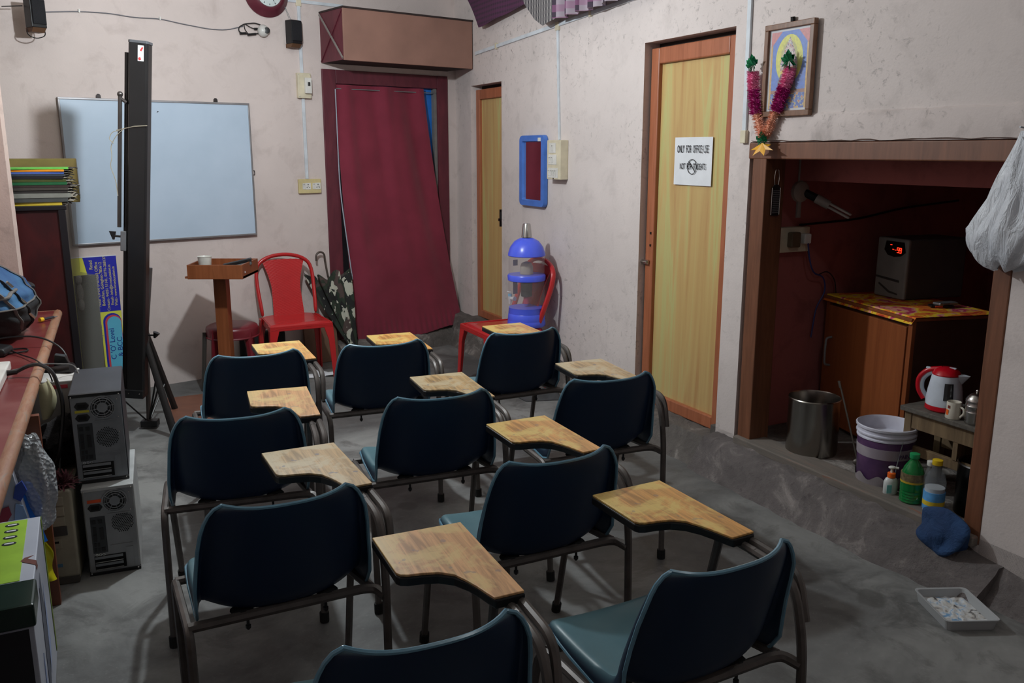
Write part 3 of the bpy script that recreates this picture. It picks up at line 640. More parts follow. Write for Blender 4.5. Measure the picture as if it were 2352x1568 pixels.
# things behind the red chair
o = obj('board_sheet', G().box(-.14, .13, -.012, .012, 0, .34), M('brown_board', (112, 84, 66), .6)); tag(o, 'brown board leaning behind the red chair', 'board', ('B', -1.34, .09, .002)); o.rotation_euler.x = R(-6)
T = thing('shoulder_bag', 'black bag on the floor behind the stool and red chair', 'bag', ('B', -1.80, .05, 0))
g = G(); g.box(-.17, .17, -.04, .04, 0, .30); obj('body', g, M('black_bag_cloth', (20, 20, 22), .8), T, bevel=.03, seg=4, smooth=True); g = G(); g.tube(arc([(-.08, 0, .29), (-.07, 0, .34), (.07, 0, .34), (.08, 0, .29)], .03), .006, 6); obj('strap', g, BLK, T)
for k, (x, y, a) in enumerate(((-1.44, 6.12, 20), (-1.36, 6.17, -15))):
    g = G(); g.grid(lambda u, v: ((u-.5)*.16, (v-.5)*.10, .004+.02*abs(u-.5)*(k+.4)+.012*math.sin(v*3)), 6, 4)
    tag(obj('paper_sheet', g, PAP, solid=.001), ['flat white paper on the floor under the red chair', 'folded white paper on the floor nearest the red chair leg'][k], 'paper', ('W', x, y, 0), a)
# plastic slab on the floor behind chair b

# ------------------------------------------------------------------ PROJECTOR SCREEN
T = thing('projector_screen', 'tall black tripod projector screen folded upright before the whiteboard', 'projector screen', ('W', -2.06, 4.93, 0), 6)
g = G(); P = [(-.03, -.045), (.055, -.045), (.062, -.03), (.062, .035), (.045, .045), (-.03, .045), (-.04, .03), (-.04, -.03)]
lean = Matrix.Translation((0, 0, .25)) @ Matrix.Rotation(R(3.6), 4, 'Y')
lean = Matrix.Translation((-.125, -.07, .235)) @ Matrix.Rotation(R(5.6), 4, 'Y')
g.prism(P, 0, 1.93, 'z'); g.xf(lean); obj('case', g, M('screen_case_black', (24, 24, 25), .35), T, bevel=.003)
g = G(); g.prism([(x*1.04, y*1.04) for x, y in P], 1.93, 1.945, 'z'); g.xf(lean); obj('end_cap', g, M('screen_cap_grey', (84, 86, 90), .4), T, bevel=.003)
g = G(); g.box(-.045, .06, -.05, .05, -.02, .03); g.box(-.085, -.04, -.03, .03, -.01, .03); g.xf(lean); obj('end_cap', g, BLK, T, bevel=.004)
g = G(); [g.ball((x, -.052, .01), .004, 6, 4) for x in (-.02, .04)]; g.xf(lean); obj('rivets', g, CHR, T)
g = G(); g.tube([(-.055, .01, 0), (-.055, .01, 1.88)], .017, 10); g.xf(lean); obj('slat_tube', g, M('tube_black', (34, 33, 34), .4, .3), T, smooth=True)
g = G(); g.tube([(-.085, -.02, .95), (-.085, -.02, 1.66)], .011, 8); g.tube([(-.085, -.02, 1.64), (-.05, -.02, 1.62)], .009, 8); g.ball((-.085, -.02, 1.66), .016, 8, 6); g.xf(lean); obj('extension_rod', g, M('rod_grey', (78, 72, 70), .35, .5), T, smooth=True)
g = G(); g.box(-.075, -.045, -.035, .0, .82, .93); g.xf(lean); obj('clamp', g, M('clamp_grey', (110, 110, 112), .4), T, bevel=.004)
g = G(); g.tube([(-.075, -.03, .90), (-.11, -.03, .90)], .006, 8); g.hexa([(-.115, -.036, .88), (-.108, -.036, .88), (-.108, -.022, .88), (-.115, -.022, .88)], [(-.135, -.036, .925), (-.10, -.036, .925), (-.10, -.022, .925), (-.135, -.022, .925)]); g.xf(lean); obj('clamp_knob', g, BLK, T)
g = G(); g.box(.012, .042, -.0465, -.0455, 1.84, 1.92); g.xf(lean); St = obj('label_sticker', g, PAP, T); g = G(); g.prism([(.014, 1.855), (.024, 1.862), (.030, 1.848), (.018, 1.842)], -.0475, -.0466); g.prism([(.022, 1.895), (.034, 1.914), (.04, 1.908), (.03, 1.889)], -.0475, -.0466); g.xf(lean)
o = obj('sticker_print', g, M('sticker_red', (190, 60, 60), .5), St)
g = G(); g.tube([(.065, -.05, 1.51), (.0, -.052, 1.50), (-.05, -.04, 1.485), (-.10, -.03, 1.47)], .0022, 5)
g.tube(arc([(-.06, -.04, 1.48), (-.10, -.04, 1.44), (-.13, -.03, 1.38), (-.12, -.03, 1.33), (-.13, -.035, 1.28), (-.10, -.03, 1.20), (-.09, -.03, 1.12)], .03), .002, 5)
g.tube(arc([(-.08, -.04, 1.47), (-.12, -.04, 1.46), (-.135, -.04, 1.42), (-.11, -.04, 1.40)], .02), .002, 5); g.xf(lean); obj('tie_string', g, M('string_beige', (170, 160, 140), .9), T)
for e, d in (((-.0, .0), 0),):
    g = G(); g.tube([(-.085, .0, .02), (-.05, .0, .6), (.0, .0, .95)], .014, 8); obj('centre_pole', g, M('pole_grey', (92, 84, 82), .4, .4), T, smooth=True)
def sleg(a, b, nm='leg'):
    g = G(); g.tube([a, b], [.013, .017], 8, flat=1.3); return obj(nm, g, M('leg_black_metal', (44, 42, 42), .45, .4), T, smooth=True)
sleg((-.07, -.02, .60), (.115, -.20, .01)); sleg((-.08, .02, .55), (-.36, .03, .005)); sleg((-.07, .03, .60), (-.02, .33, .005))
HB = (-.085, 0, .035)
g = G(); g.box(-.125, -.03, -.03, .03, .012, .05); obj('hub', g, BLK, T, bevel=.004)
for b in ((.01, -.10, .33), (-.27, .02, .22), (-.035, .22, .22), (.02, -.08, .29)):
    g = G(); g.tube([HB, b], .005, 6); obj('leg_strut', g, BLK, T)
g = G(); g.tube([(-.04, -.03, .565), (.0, -.035, .565)], .005, 6); g.tube([(.0, -.035, .55), (.015, -.035, .58)], [.006, .02], 8); obj('leg_knob', g, BLK, T, smooth=True)

# ------------------------------------------------------------------ LEFT SIDE: cabinet, files, desk and what stands around it
T = thing('file_cabinet', 'tall dark maroon wooden cabinet behind the desk', 'cabinet', ('W', -2.44, 4.80, 0), 27.6)
obj('body', G().box(-.33, -.01, 0, .46, 0, 1.285), CABM, T, bevel=.003)
obj('top_board', G().box(-.34, .006, -.015, .47, 1.285, 1.31), M('cabinet_black_edge', (26, 22, 26), .4), T, bevel=.003)
obj('corner_post', G().box(-.036, .0, -.012, .46, 0, 1.285), M('cabinet_black_edge', (26, 22, 26), .4), T, bevel=.003)
# frosted plastic sheet leaning beside it
t = NT('frosted_plastic'); t.col(srgb((150, 150, 146))); t.set(Roughness=.35, Alpha=.28); t.bump(t.noise(14, 3), .4, .01); FRO = t.m
SP = [(-3.13, .12), (-2.915, .12), (-2.90, .82), (-3.0, .85), (-2.985, 1.28), (-3.13, 1.29)]
g = G(); g.prism([(x+3.0, z) for x, z in SP], -.001, .001); o = obj('plastic_sheet', g, FRO)
tag(o, 'tall frosted clear plastic sheet standing between cabinet and banner', 'plastic sheet', ('B', -3.0, .12, -.0))
for z_, h_ in ((.80, .03), (.72, .055), (.64, .04)):
    d_ = obj('moulded_dent', G().ball((-.012, 0, z_), 1, 14, 10, (.020, .012, h_)), clear('dent_plastic', (190, 190, 188), .05, .35), o, smooth=True)
# dark shape seen through it (folded dark case)
o = obj('flat_case', G().box(-.06, .07, 0, .03, .0, .82), M('olive_dark_case', (62, 60, 44), .7), bevel=.004); place(o, 'B', -2.97, .09, 0); tag(o, 'dark olive flat case seen dimly through the plastic sheet', 'case')
# stack of files on the cabinet
FL = [('yellow file folder with a tie, lowest of the stack', (214, 186, 60), .028, -.02, .95, 0), ('dark grey file folder directly on the yellow one', (74, 76, 74), .034, .02, 1.0, -1), ('pale grey paper-filled folder with bulging end', (134, 134, 126), .040, .03, 1.05, 3),
      ('black file folder in the lower middle of the stack', (52, 48, 46), .022, .03, 1.0, 1), ('worn charcoal file folder in the middle of the stack', (70, 64, 58), .022, .04, 1.0, 0), ('brown-black file folder with ragged papers', (58, 44, 42), .020, .05, 1.02, -1),
      ('dark file folder with a bright green end', (30, 96, 56), .024, .02, 1.0, -2), ('olive green file folder in the upper middle', (72, 78, 34), .024, .01, 1.0, -1), ('black file folder above the olive one', (30, 28, 30), .022, .0, .98, 1),
      ('slate blue-black file folder', (54, 62, 74), .018, .01, 1.0, 2), ('blue file folder below the orange one', (78, 104, 180), .018, .0, .99, 2), ('orange and yellow file folder near the top', (240, 150, 30), .018, .01, .99, 2), ('bright green file folder, topmost of the stack', (110, 200, 84), .016, .03, 1.03, 3.4)]
z = 1.311
for i, (lab, c, th, dx, ln, tilt) in enumerate(FL):
    th *= .64
    T = thing('file_folder', lab+' on the cabinet', 'file folder', ('W', -2.675+dx*.5, 4.825+random.uniform(-.005, .005), z), 24+random.uniform(-2, 2), 'file folders piled on the maroon cabinet')
    m = M('folder_%d' % i, c, .5, var=.2)
    def cover(zz): 
        g = G(); L = .215*ln
        g.hexa([(-L, -.125, zz), (L, -.125, zz), (L, .12, zz), (-L, .12, zz)], [(-L, -.125, zz+.003), (L, -.125, zz+.003), (L, .12, zz+.003), (-L, .12, zz+.003)]); return g
    g = cover(0); g2 = cover(th-.004); g.add(g2.v, g2.f); g.box(-.215*ln, .215*ln, -.128, -.124, 0, th-.001); obj('cover', g, m, T)
    g = G(); L = .215*ln
    for q in range(4):
        z0 = .004+q*(th-.009)/4; e = random.uniform(.0, .035); g.box(-L+.01, L+e, -.118, .112, z0, z0+(th-.009)/4*.8)
    obj('papers', g, M('file_papers', (176, 168, 154), .9, var=.3, vs=40), T)
    g = G(); g.ball((L+.012, -.09, th/2), .012, 6, 4, (1, 1, .6)); g.tube([(L, -.08, th*.6), (L+.03, -.085, th*.8), (L+.045, -.09, th*.4)], .003, 5); obj('tie_end', g, M('dark_tie', (58, 54, 52), .9), T)
    z += th+.0005
T = thing('cardboard_box', 'brown cardboard carton behind the file folders', 'box', ('W', -2.68, 5.08, 1.3115), 26)
obj('carton', G().box(-.30, .17, -.09, .09, 0, .245), M('olive_cardboard', (128, 110, 62), .85), T, bevel=.003); obj('tape_end', G().box(.171, .1735, -.09, .09, .02, .243), M('tape_grey', (150, 144, 134), .4), T)

# desk
dx, dy = -math.sin(R(24.1)), math.cos(R(24.1))   # direction of its long edge
T = thing('desk', 'long red-topped computer desk with worn wooden edge', 'desk', ('W', -1.86, 3.36, 0), 24.1)
t = NT('desk_red_laminate'); t.col(t.mix(t.ramp(t.noise(5, 5), [(.5, 0.), (.8, .4)]), t.ramp(t.noise(2, 3), [(.3, srgb((106, 42, 42))), (.7, srgb((122, 52, 52)))]), srgb((168, 120, 112)))); t.set(Roughness=.28); DTOP = t.m
L0, L1 = -2.7, 1.45
obj('desk_top', G().box(-.72, -.028, L0, L1, .725, .75), DTOP, T, bevel=.002)
obj('edge_moulding', G().tube([(-.028, L0, .7335), (-.028, L1, .7335)], .0225, 10), m_wood('worn_edge_wood', [(.3, (140, 90, 66)), (.55, (158, 116, 90)), (.7, (130, 116, 106))], (14, 3, 14), .6), T, smooth=True)
obj('edge_moulding', G().box(-.72, -.02, L1-.004, L1+.018, .715, .75), m_wood('worn_edge_wood2', [(.3, (140, 90, 66)), (.6, (158, 116, 90))], (3, 14, 14), .6), T, bevel=.006)
DKW = m_wood('desk_leg_brown', [(.3, (96, 48, 30)), (.7, (122, 66, 42))], (8, 8, .8), .5)
obj('leg_panel', G().box(-.62, -.05, .78, .81, 0, .725), DKW, T, bevel=.002)
obj('leg_panel', G().box(-.56, .012, -.545, -.515, 0, .712), DKW, T, bevel=.002)
obj('leg_panel', G().box(-.62, -.05, L0+.02, L0+.05, 0, .725), DKW, T, bevel=.002)
obj('modesty_rail', G().box(-.66, -.64, L0+.02, L1-.1, .35, .725), DKW, T)
def dk(x, y):  # desk-local -> world
    c, s_ = math.cos(R(24.1)), math.sin(R(24.1)); return (-1.86+c*x-s_*y, 3.36+s_*x+c*y)
# backpack
bx, by = dk(-.235, .80)
T = thing('backpack', 'blue and black backpack slumped on the far end of the desk', 'backpack', ('W', bx, by, .752), 24)
def bp(u, v, top=1.0):
    a = 2*PI*u; z = v; k = math.sin(min(1, v*1.02)*PI)**.35 if v < .5 else math.cos((v-.5)*PI*.96)**.55
    rx = .185*k*(1+.06*math.sin(3*a)); ry = .335*k*(1+.04*math.sin(2*a+1))
    ca = math.copysign(abs(math.cos(a))**.7, math.cos(a)); sa = math.copysign(abs(math.sin(a))**.7, math.sin(a))
    wv = .006*math.sin(a*9+v*17)+.005*math.sin(v*40+a*3)
    return ((rx+wv)*ca-.19*v*v*.9, (ry+wv)*sa-.12*v*v, .40*v)
t = NT('backpack_blue'); t.col(t.ramp(t.noise(5, 4), [(.35, srgb((36, 70, 118))), (.65, srgb((64, 108, 146)))])); t.set(Roughness=.75); t.bump(t.noise(160, 2), .3, .003); BPB = t.m
BPK = M('backpack_black', (34, 34, 36), .8, bump=.3, bs=160); BPG = M('backpack_grey_piping', (112, 108, 104), .7)
g = G(); g.grid(lambda u, v: bp(u, .0+.42*v), 64, 16); obj('base_fabric', g, BPK, T, smooth=True)
g = G(); g.grid(lambda u, v: bp(u, .42+.575*v), 64, 20); obj('upper_fabric', g, BPB, T, smooth=True)
def bpath(u0, u1, v0, v1, n=24, out=1.02):
    P = []
    for i in range(n+1):
        t_ = i/n; p = Vector(bp(u0+(u1-u0)*t_, v0+(v1-v0)*t_)); c = Vector((-.19*.5*.5, -.03, .2)); P.append(c+(p-c)*out)
    return P
for nm, a_, rr, m in (('piping', (.03, .03, .08, .92), .008, BPG), ('piping', (.90, .80, .15, .85), .008, BPG), ('zip_line', (.97, .90, .12, .9), .006, BPK), ('piping', (.0, 1., .42, .42), .006, BPG), ('side_strap', (.06, .2, .5, .62), .012, BPK), ('side_strap', (.95, .72, .60, .50), .010, BPG)):
    obj(nm, G().tube(bpath(*a_), rr, 6, flat=.6), m, T, smooth=True)
for u, v in ((.955, .30), (.945, .48), (.935, .68)):
    p = Vector(bp(u, v)); c = Vector((-.05, -.03, .2)); p = c+(p-c)*1.04
    g = G(); g.box(-.006, .006, -.004, .004, -.028, .012); obj('zip_puller', g, CHR, T, p, (R(30), R(-35), 0), bevel=.002)
g = G(); g.tube(arc([(-.13, -.12, .385), (-.12, -.08, .435), (-.14, .02, .44), (-.16, .08, .39)], .03), .012, 8, flat=.5); obj('grab_handle', g, BPK, T, smooth=True)
# small things on the desk
x, y = dk(-.25, .37)
T = thing('modem', 'glossy black modem with a green light at the left edge of the desk', 'modem', ('W', x, y, .751), 10)
obj('body', G().prism([(-.11, 0), (.09, 0), (.105, .012), (.095, .034), (.02, .046), (-.11, .05)], -.05, .05), BLK, T, bevel=.008, seg=3, smooth=True)
g = G(); g.box(-.035, -.012, -.0515, -.05, .030, .044); o = obj('green_light', g, M('led_green', (50, 200, 40), .4), T)
MATS['led_green'].node_tree.nodes['Principled BSDF'].inputs['Emission Color'].default_value = (.1, .8, .05, 1); MATS['led_green'].node_tree.nodes['Principled BSDF'].inputs['Emission Strength'].default_value = .35
x, y = dk(-.165, -.14)
T = thing('white_adapter', 'white plastic box device with a thick black lead on the desk', 'device', ('W', x, y, .751), 24.1)
obj('body', G().box(-.22, .045, -.2, .2, 0, .034), M('device_white', (214, 212, 206), .35), T, bevel=.006, seg=3)
g = G(); g.tube([(.035, .05, .018), (.08, .045, .02)], [.012, .009], 8); obj('plug_sleeve', g, BLK, T, smooth=True)
def cable(label, pts, r_, mt=BLK, name='cable'):
    c = Vector(pts[0]); g = G(); g.tube(arc([Vector(p)-c for p in pts], .1, 6), r_, 7); o = obj(name, g, mt, smooth=True); o.location = c
    return tag(o, label, 'cable')
def dkz(x, y, z): a, b = dk(x, y); return (a, b, z)
cable('thick black power lead arching over the desk edge', [dkz(-.09, -.095, .771), dkz(-.05, -.09, .79), dkz(-.01, -.11, .80), dkz(.04, -.16, .78), dkz(.07, -.20, .66), dkz(.04, -.28, .48), dkz(.0, -.2, .36), dkz(.02, -.1, .20)], .0075)
cable('thin black lead curling off the desk beside the backpack', [dkz(-.62, .36, .757), dkz(-.40, .42, .757), dkz(-.20, .50, .80), dkz(-.04, .47, .80), dkz(.06, .40, .74), dkz(.07, .33, .60), dkz(.02, .3, .50), dkz(-.03, .22, .40), dkz(.02, .1, .30)], .0042)
cable('black lead looped flat on the desk before the backpack', [dkz(-.60, .30, .756), dkz(-.35, .38, .757), dkz(-.10, .44, .757), dkz(-.08, .36, .757), dkz(-.25, .33, .757), dkz(-.42, .20, .757)], .0038)
cable('thin black lead running from the modem over the edge', [dkz(-.15, .37, .765), dkz(-.10, .28, .758), dkz(-.04, .14, .766), dkz(.015, .02, .74), dkz(.03, .06, .60), dkz(.02, .04, .45)], .0028)
cable('grey lead lying across the desk edge above the white box', [dkz(-.30, -.16, .762), dkz(-.12, -.04, .765), dkz(.0, .0, .775), dkz(.10, .14, .73), dkz(.12, .05, .70)], .0028, M('lead_grey', (96, 94, 92), .5))
T = thing('pen_stub', 'pen with yellow band on the far corner of the desk', 'pen', ('W', *dk(-.05, 1.13), .765), 70)
obj('barrel', G().tube([(-.05, 0, .0), (.03, 0, 0)], .007, 8), M('pen_dark', (44, 44, 52), .4), T); obj('tip', G().tube([(.03, 0, 0), (.055, 0, 0)], [.005, .002], 8), CHR, T); obj('yellow_band', G().tube([(-.055, 0, .0), (-.035, 0, 0)], .0115, 10), M('pen_yellow', (232, 186, 30), .4), T)
# power plug hanging by the desk side
T = thing('adapter_brick', 'black cylindrical plug adapter sticking out beside the desk', 'plug', ('W', -1.945, 3.60, .668), 0)
g = G(); g.tube([(-.06, -.05, -.01), (.0, -.04, .015), (.10, -.05, .04)], [.018, .026, .026], 12); obj('body', g, BLK, T, smooth=True); g = G(); g.box(-.06, .0, -.05, .0, -.03, .02); obj('plug_block', g, BLK, T, bevel=.008)
# computer towers
def pc(name, label, at, yaw, body, rearmat, w=.182, h=.353, d=.43, kind='dark'):
    T = thing(name, label, 'computer', at, yaw); x0, x1 = -w, 0
    t_ = .004
    obj('case', G().box(x0, x1, .012, d, .004, h), body, T, bevel=.004)
    B_ = obj('rear_panel', G().box(x0+.004, x1-.004, 0, .014, .004, h-.004), rearmat, T, bevel=.0015)
    obj('top_lip', G().box(x0, x1, -.004, .012, h-.012, h), body if kind == 'white' else BLK, T, bevel=.001); obj('bottom_lip', G().box(x0, x1, -.004, .012, 0, .012), BLK, T, bevel=.001)
    fx, fz = -.070, h-.058
    F = obj('psu_fan', G().lathe([(.047, 0), (.047, .003), (.041, .003), (.041, 0)], 28).xf(Matrix.Translation((fx, -.001, fz)) @ Matrix.Rotation(R(90), 4, 'X')), rearmat, T)
    obj('fan_void', G().lathe([(.0001, 0), (.041, 0), (.041, .002), (.0001, .002)], 28).xf(Matrix.Translation((fx, .001, fz)) @ Matrix.Rotation(R(90), 4, 'X')), DKB, F)
    g = G()
    for r_ in (.018, .028, .037): g.tube([(fx+r_*math.cos(2*PI*k/24), -.005, fz+r_*math.sin(2*PI*k/24)) for k in range(24)], .0016, 5, True)
    for k in range(8): a = 2*PI*k/8+.2; g.tube([(fx+.016*math.cos(a), -.005, fz+.016*math.sin(a)), (fx+.043*math.cos(a), -.005, fz+.043*math.sin(a))], .0014, 5)
    g.lathe([(.0001, 0), (.017, 0), (.017, .002), (.0001, .002)], 20, mi=0); k = len(g.v)-80; g.xf(Matrix.Translation((fx, -.004, fz)) @ Matrix.Rotation(R(90), 4, 'X'), k)
    obj('fan_grille', g, GRYM, F)
    def inlet(z, x=-.140):
        g = G(); g.prism([(x-.026, z), (x-.016, z+.014), (x+.016, z+.014), (x+.026, z), (x+.016, z-.014), (x-.016, z-.014)], -.004, 0); o = obj('power_inlet', g, BLK, T, bevel=.001)
        obj('inlet_slot', G().box(x-.014, x+.014, -.006, -.004, z-.007, z+.007), DKB, o)
    if kind == 'dark': inlet(h-.046); inlet(h-.092)
    else: inlet(h-.078)
    obj('psu_label', G().box(-.165, -.115, -.002, 0, (h-.072) if kind == 'dark' else (h-.058), (h-.063) if kind == 'dark' else (h-.046)), M('label_yellow', (190, 180, 50), .5) if kind == 'dark' else M('label_orange', (220, 84, 36), .5), T)
    # port plate
    P_ = obj('port_plate', G().box(-.162, -.110, -.002, 0, .09, h-.115), M('port_plate', (70, 72, 74), .4, .6), T, bevel=.0008)
    g = G()
    for x, z, a, b in ((-.150, h-.135, .007, .007), (-.128, h-.135, .007, .007), (-.150, h-.170, .006, .014), (-.126, h-.185, .007, .024), (-.150, h-.200, .006, .014)): g.box(x-a, x+a, -.005, -.002, z-b, z+b)
    for x in (-.152, -.140): g.box(x-.004, x+.004, -.004, -.002, .118, .132); g.box(x-.004, x+.004, -.004, -.002, .098, .112)
    g.box(-.132, -.118, -.004, -.002, .098, .112)
    obj('ports', g, BLK, P_)
    g = G(); [g.lathe([(.0055, 0), (.0055, .003), (.003, .003), (.003, .0)], 10).xf(Matrix.Translation((x, -.001, .084)) @ Matrix.Rotation(R(90), 4, 'X'), len(g.v)-40) for x in (-.150, -.138, -.126)]; obj('audio_jacks', g, CHR, P_)
    # vent grid of holes
    g = G(); cx, cz, rr = (-.062, h*.50, .040) if kind == 'dark' else (-.050, h*.58, .038)
    st = .0072
    for i in range(-6, 7):
        for j in range(-7, 8):
            x = cx+i*st+(j % 2)*st/2; z = cz+j*st*.87
            if (kind == 'dark' and (x-cx)**2+(z-cz)**2 < rr*rr) or (kind != 'dark' and abs(x-cx)+abs(z-cz) < rr*1.45 and abs(x-cx) < rr and abs(z-cz) < rr):
                g.add([(x+.0027*math.cos(PI*q/3), -.0008, z+.0027*math.sin(PI*q/3)) for q in range(6)], [tuple(range(5, -1, -1))])
    o = obj('vent_holes', g, DKB, T); o['kind'] = 'stuff'
    # expansion slots
    obj('slot_void', G().box(-.160, -.050, -.0012, 0, .020, .078), DKB, T)
    for k in range(4): obj('slot_cover', G().box(-.158, -.060, -.005, -.001, .022+k*.0145, .022+k*.0145+(.010 if k % 2 else .003)), GRYM if k % 2 else CHR, T)
    obj('side_trim', G().box(-.046, -.022, -.003, 0, .018, .10), rearmat, T)
    g = G(); [g.ball((x, -.006, z), .0035, 6, 4) for x in (x0+.008, x1-.010) for z in (.010, h-.010)]; [g.ball((-.018, -.003, z), .003, 6, 4) for z in (h-.03, h-.10, h*.55)]; obj('case_screws', g, CHR, T)
    obj('panel_rib', G().box(-.10, -.022, -.003, 0, h-.112, h-.108), rearmat, T); obj('panel_rib', G().box(-.10, -.022, -.003, 0, .112, .116), rearmat, T)
    return T
WC = M('pc_case_white', (176, 178, 178), .45, .1); DC = M('pc_case_dark', (58, 60, 66), .42, .3)
pc('computer_tower', 'silver white computer tower standing on the floor, rear panel out', ('W', -1.455, 3.150, 0), 22, WC, M('pc_rear_grey', (150, 152, 154), .4, .4), kind='white')
pc('computer_tower', 'dark grey computer tower stacked on top of the white one', ('W', -1.492, 3.205, .354), 23, DC, M('pc_rear_dark', (136, 140, 144), .4, .4), kind='dark')
T = thing('computer_tower', 'old beige computer tower with its front bezel facing out', 'computer', ('W', -1.635, 3.035, 0), 20)
BEI = M('beige_plastic', (158, 152, 134), .5)
obj('case', G().box(-.19, -.004, .02, .42, .006, .372), BEI, T, bevel=.004); obj('bezel', G().box(-.195, 0, -.004, .022, .03, .375), BEI, T, bevel=.010, seg=4)
obj('bezel_base', G().box(-.192, -.004, .0, .022, 0, .034), M('bezel_grey', (84, 80, 74), .6), T, bevel=.004)
for k in range(3): obj('drive_cover', G().box(-.17, -.030, -.008, -.003, .318-k*.040, .352-k*.040), M('beige_light', (166, 160, 142), .5), T, bevel=.0015)
obj('dark_drive', G().box(-.17, -.026, -.010, -.003, .200, .236), M('drive_dark', (70, 68, 66), .5), T, bevel=.002)
o = obj('floppy_drive', G().box(-.15, -.050, -.008, -.003, .150, .188), BEI, T, bevel=.001); obj('floppy_slot', G().box(-.135, -.058, -.0095, -.008, .172, .180), DKB, o); obj('eject_button', G().box(-.10, -.075, -.013, -.008, .160, .170), BEI, o)
g = G(); g.lathe([(.024, 0), (.026, .004), (.020, .006), (.017, .002), (.0, .002)], 24); g.xf(Matrix.Rotation(R(90), 4, 'X')); obj('power_button', g, M('button_grey', (120, 118, 108), .4), T, (-.112, -.004, .105), smooth=True)
obj('badge', G().box(-.075, -.055, -.0055, -.004, .075, .088), M('badge_blue', (90, 130, 160), .4), T)
# black fleece and maroon duster lying on the beige tower
def blob(label, cat, name, at, sz, mt, seed, amp=.25, yaw=0):
    g = G(); g.ball((0, 0, 0), 1, 40, 24)
    vs = []
    for x, y, z in g.v:
        q = Vector((x, y, z)); n_ = noise.fractal(q*1.6+Vector((seed, 0, 0)), 1, 2, 4)+.4*noise.noise(q*5+Vector((0, seed, 0)))
        k = 1+amp*n_; vs.append((x*sz[0]*k, y*sz[1]*k, max(-sz[2], z*sz[2]*k)+sz[2]))
    g.v = vs; o = obj(name, g, mt, smooth=True); return tag(o, label, cat, at, yaw)
blob('black fleece heaped behind the dark computer tower', 'cloth', 'black_fleece', ('W', -1.80, 3.31, .376), (.075, .14, .095), M('fleece_black', (24, 18, 20), .95, bump=.8, bs=200), 3, .3)
T = thing('feather_duster', 'maroon fluffy duster hanging over the top of the beige tower', 'duster', ('W', -1.70, 3.07, .376), 0)
g = G()
for k in range(420):
    a = random.uniform(0, 2*PI); e = random.uniform(-.2, 1.3); L = random.uniform(.03, .062); d = Vector((math.cos(a)*math.cos(e), math.sin(a)*math.cos(e), math.sin(e)))
    b = Vector((random.uniform(-.035, .035), random.uniform(-.02, .02), .012)); n_ = d.cross(Vector((0, 0, 1))).normalized()*.004
    p = b+d*L; p.z = max(p.z-.01, .001-.02*(p.y < -.03)); g.add([b-n_, b+n_, p+n_*.7, p-n_*.7], [(0, 1, 2, 3)])
o = obj('tuft', g, M('duster_maroon', (104, 58, 66), .9, var=.35, vs=60), T); o['kind'] = 'stuff'
obj('handle', G().tube([(0, .01, .02), (-.05, .12, .06)], .008, 8), BLK, T)
# white boxes and yellow paper behind the desk leg
T = thing('carton_white', 'tall white printer carton standing under the desk edge', 'box', ('W', -1.86, 3.50, 0), 22)
obj('carton', G().box(-.13, .05, -.1, .12, 0, .69), M('carton_white_board', (186, 184, 180), .8, var=.15), T, bevel=.003); obj('red_print', G().box(-.04, .02, -.1015, -.1, .66, .675), RED2, T); obj('hand_hole', G().box(-.01, .003, -.1015, -.1, .50, .55), DKB, T)
o = obj('paper_roll', G().grid(lambda u, v: (.045*math.cos(u*2.6-.9)*math.sin(PI*(.15+.7*v)), -.05*math.sin(u*2.6-.9), .14*v), 14, 8), M('cream_sheet', (176, 170, 136), .8), smooth=True, solid=.002); tag(o, 'cream yellow sheet curled under the desk edge', 'paper', ('W', -1.80, 3.22, .60), 20)
T = thing('metal_rack', 'black metal bracket jutting beside the desk', 'bracket', ('W', -1.93, 3.62, .645), 20)
g = G(); g.prism([(-.03, 0), (.06, 0), (.02, .10), (-.02, .11)], -.02, .02); obj('plate', g, BLK, T, bevel=.003)

# cartons below the desk in the foreground
t = NT('carton_gloss_white'); t.col(t.ramp(t.noise(4, 3), [(.3, srgb((170, 174, 190))), (.7, srgb((190, 194, 206)))])); t.set(Roughness=.4); CWH = t.m
T = thing('monitor_carton', 'white and lime green monitor carton at the bottom left corner', 'box', ('W', -1.487, 2.565, 0), 26)
H_ = .475
obj('carton', G().box(-.42, .0, -.62, 0, 0, H_), CWH, T, bevel=.003)
LIM = M('carton_lime', (156, 196, 56), .5)
obj('lime_label', G().box(-.42, -.035, -.455, -.012, H_, H_+.0015), LIM, T)
for k in range(4):
    y = -.045-.048*k; o = obj('badge', G().lathe([(.0001, 0), (.019, 0), (.019, .001), (.0001, .001)], 20, (0, 0, 0), sy=.62), M('badge_dark', (40, 44, 50), .5), T, (-.075, y, H_+.0016))
    obj('badge_print', G().box(-.012, .012, -.004, .004, .001, .0018), PAP, o)
g = G()
for k in range(9): g.box(-.30+.02*(k % 2), -.12-.015*(k % 3), -.25-.018*k, -.2455-.018*k, H_+.0016, H_+.002)
for k in range(4): g.box(-.15, -.11, -.043-.048*k, -.04-.048*k, H_+.0016, H_+.002)
obj('fine_print', g, M('print_olive', (92, 110, 40), .6), T)
obj('corner_cover', G().box(-.43, .006, -.625, -.47, H_-.055, H_+.008), M('dark_green_film', (34, 52, 46), .25), T, bevel=.006)
obj('black_panel', G().box(-.42, -.012, -.6225, -.62, 0, H_-.06), M('carton_black_print', (32, 30, 38), .45), T)
g = G(); g.prism([(-.42, .06), (-.36, .40), (-.30, .42), (-.27, .22), (-.33, .10)], .0004, .0015, 'x'); obj('side_print_dark', g, M('print_slate', (84, 88, 104), .5), T)
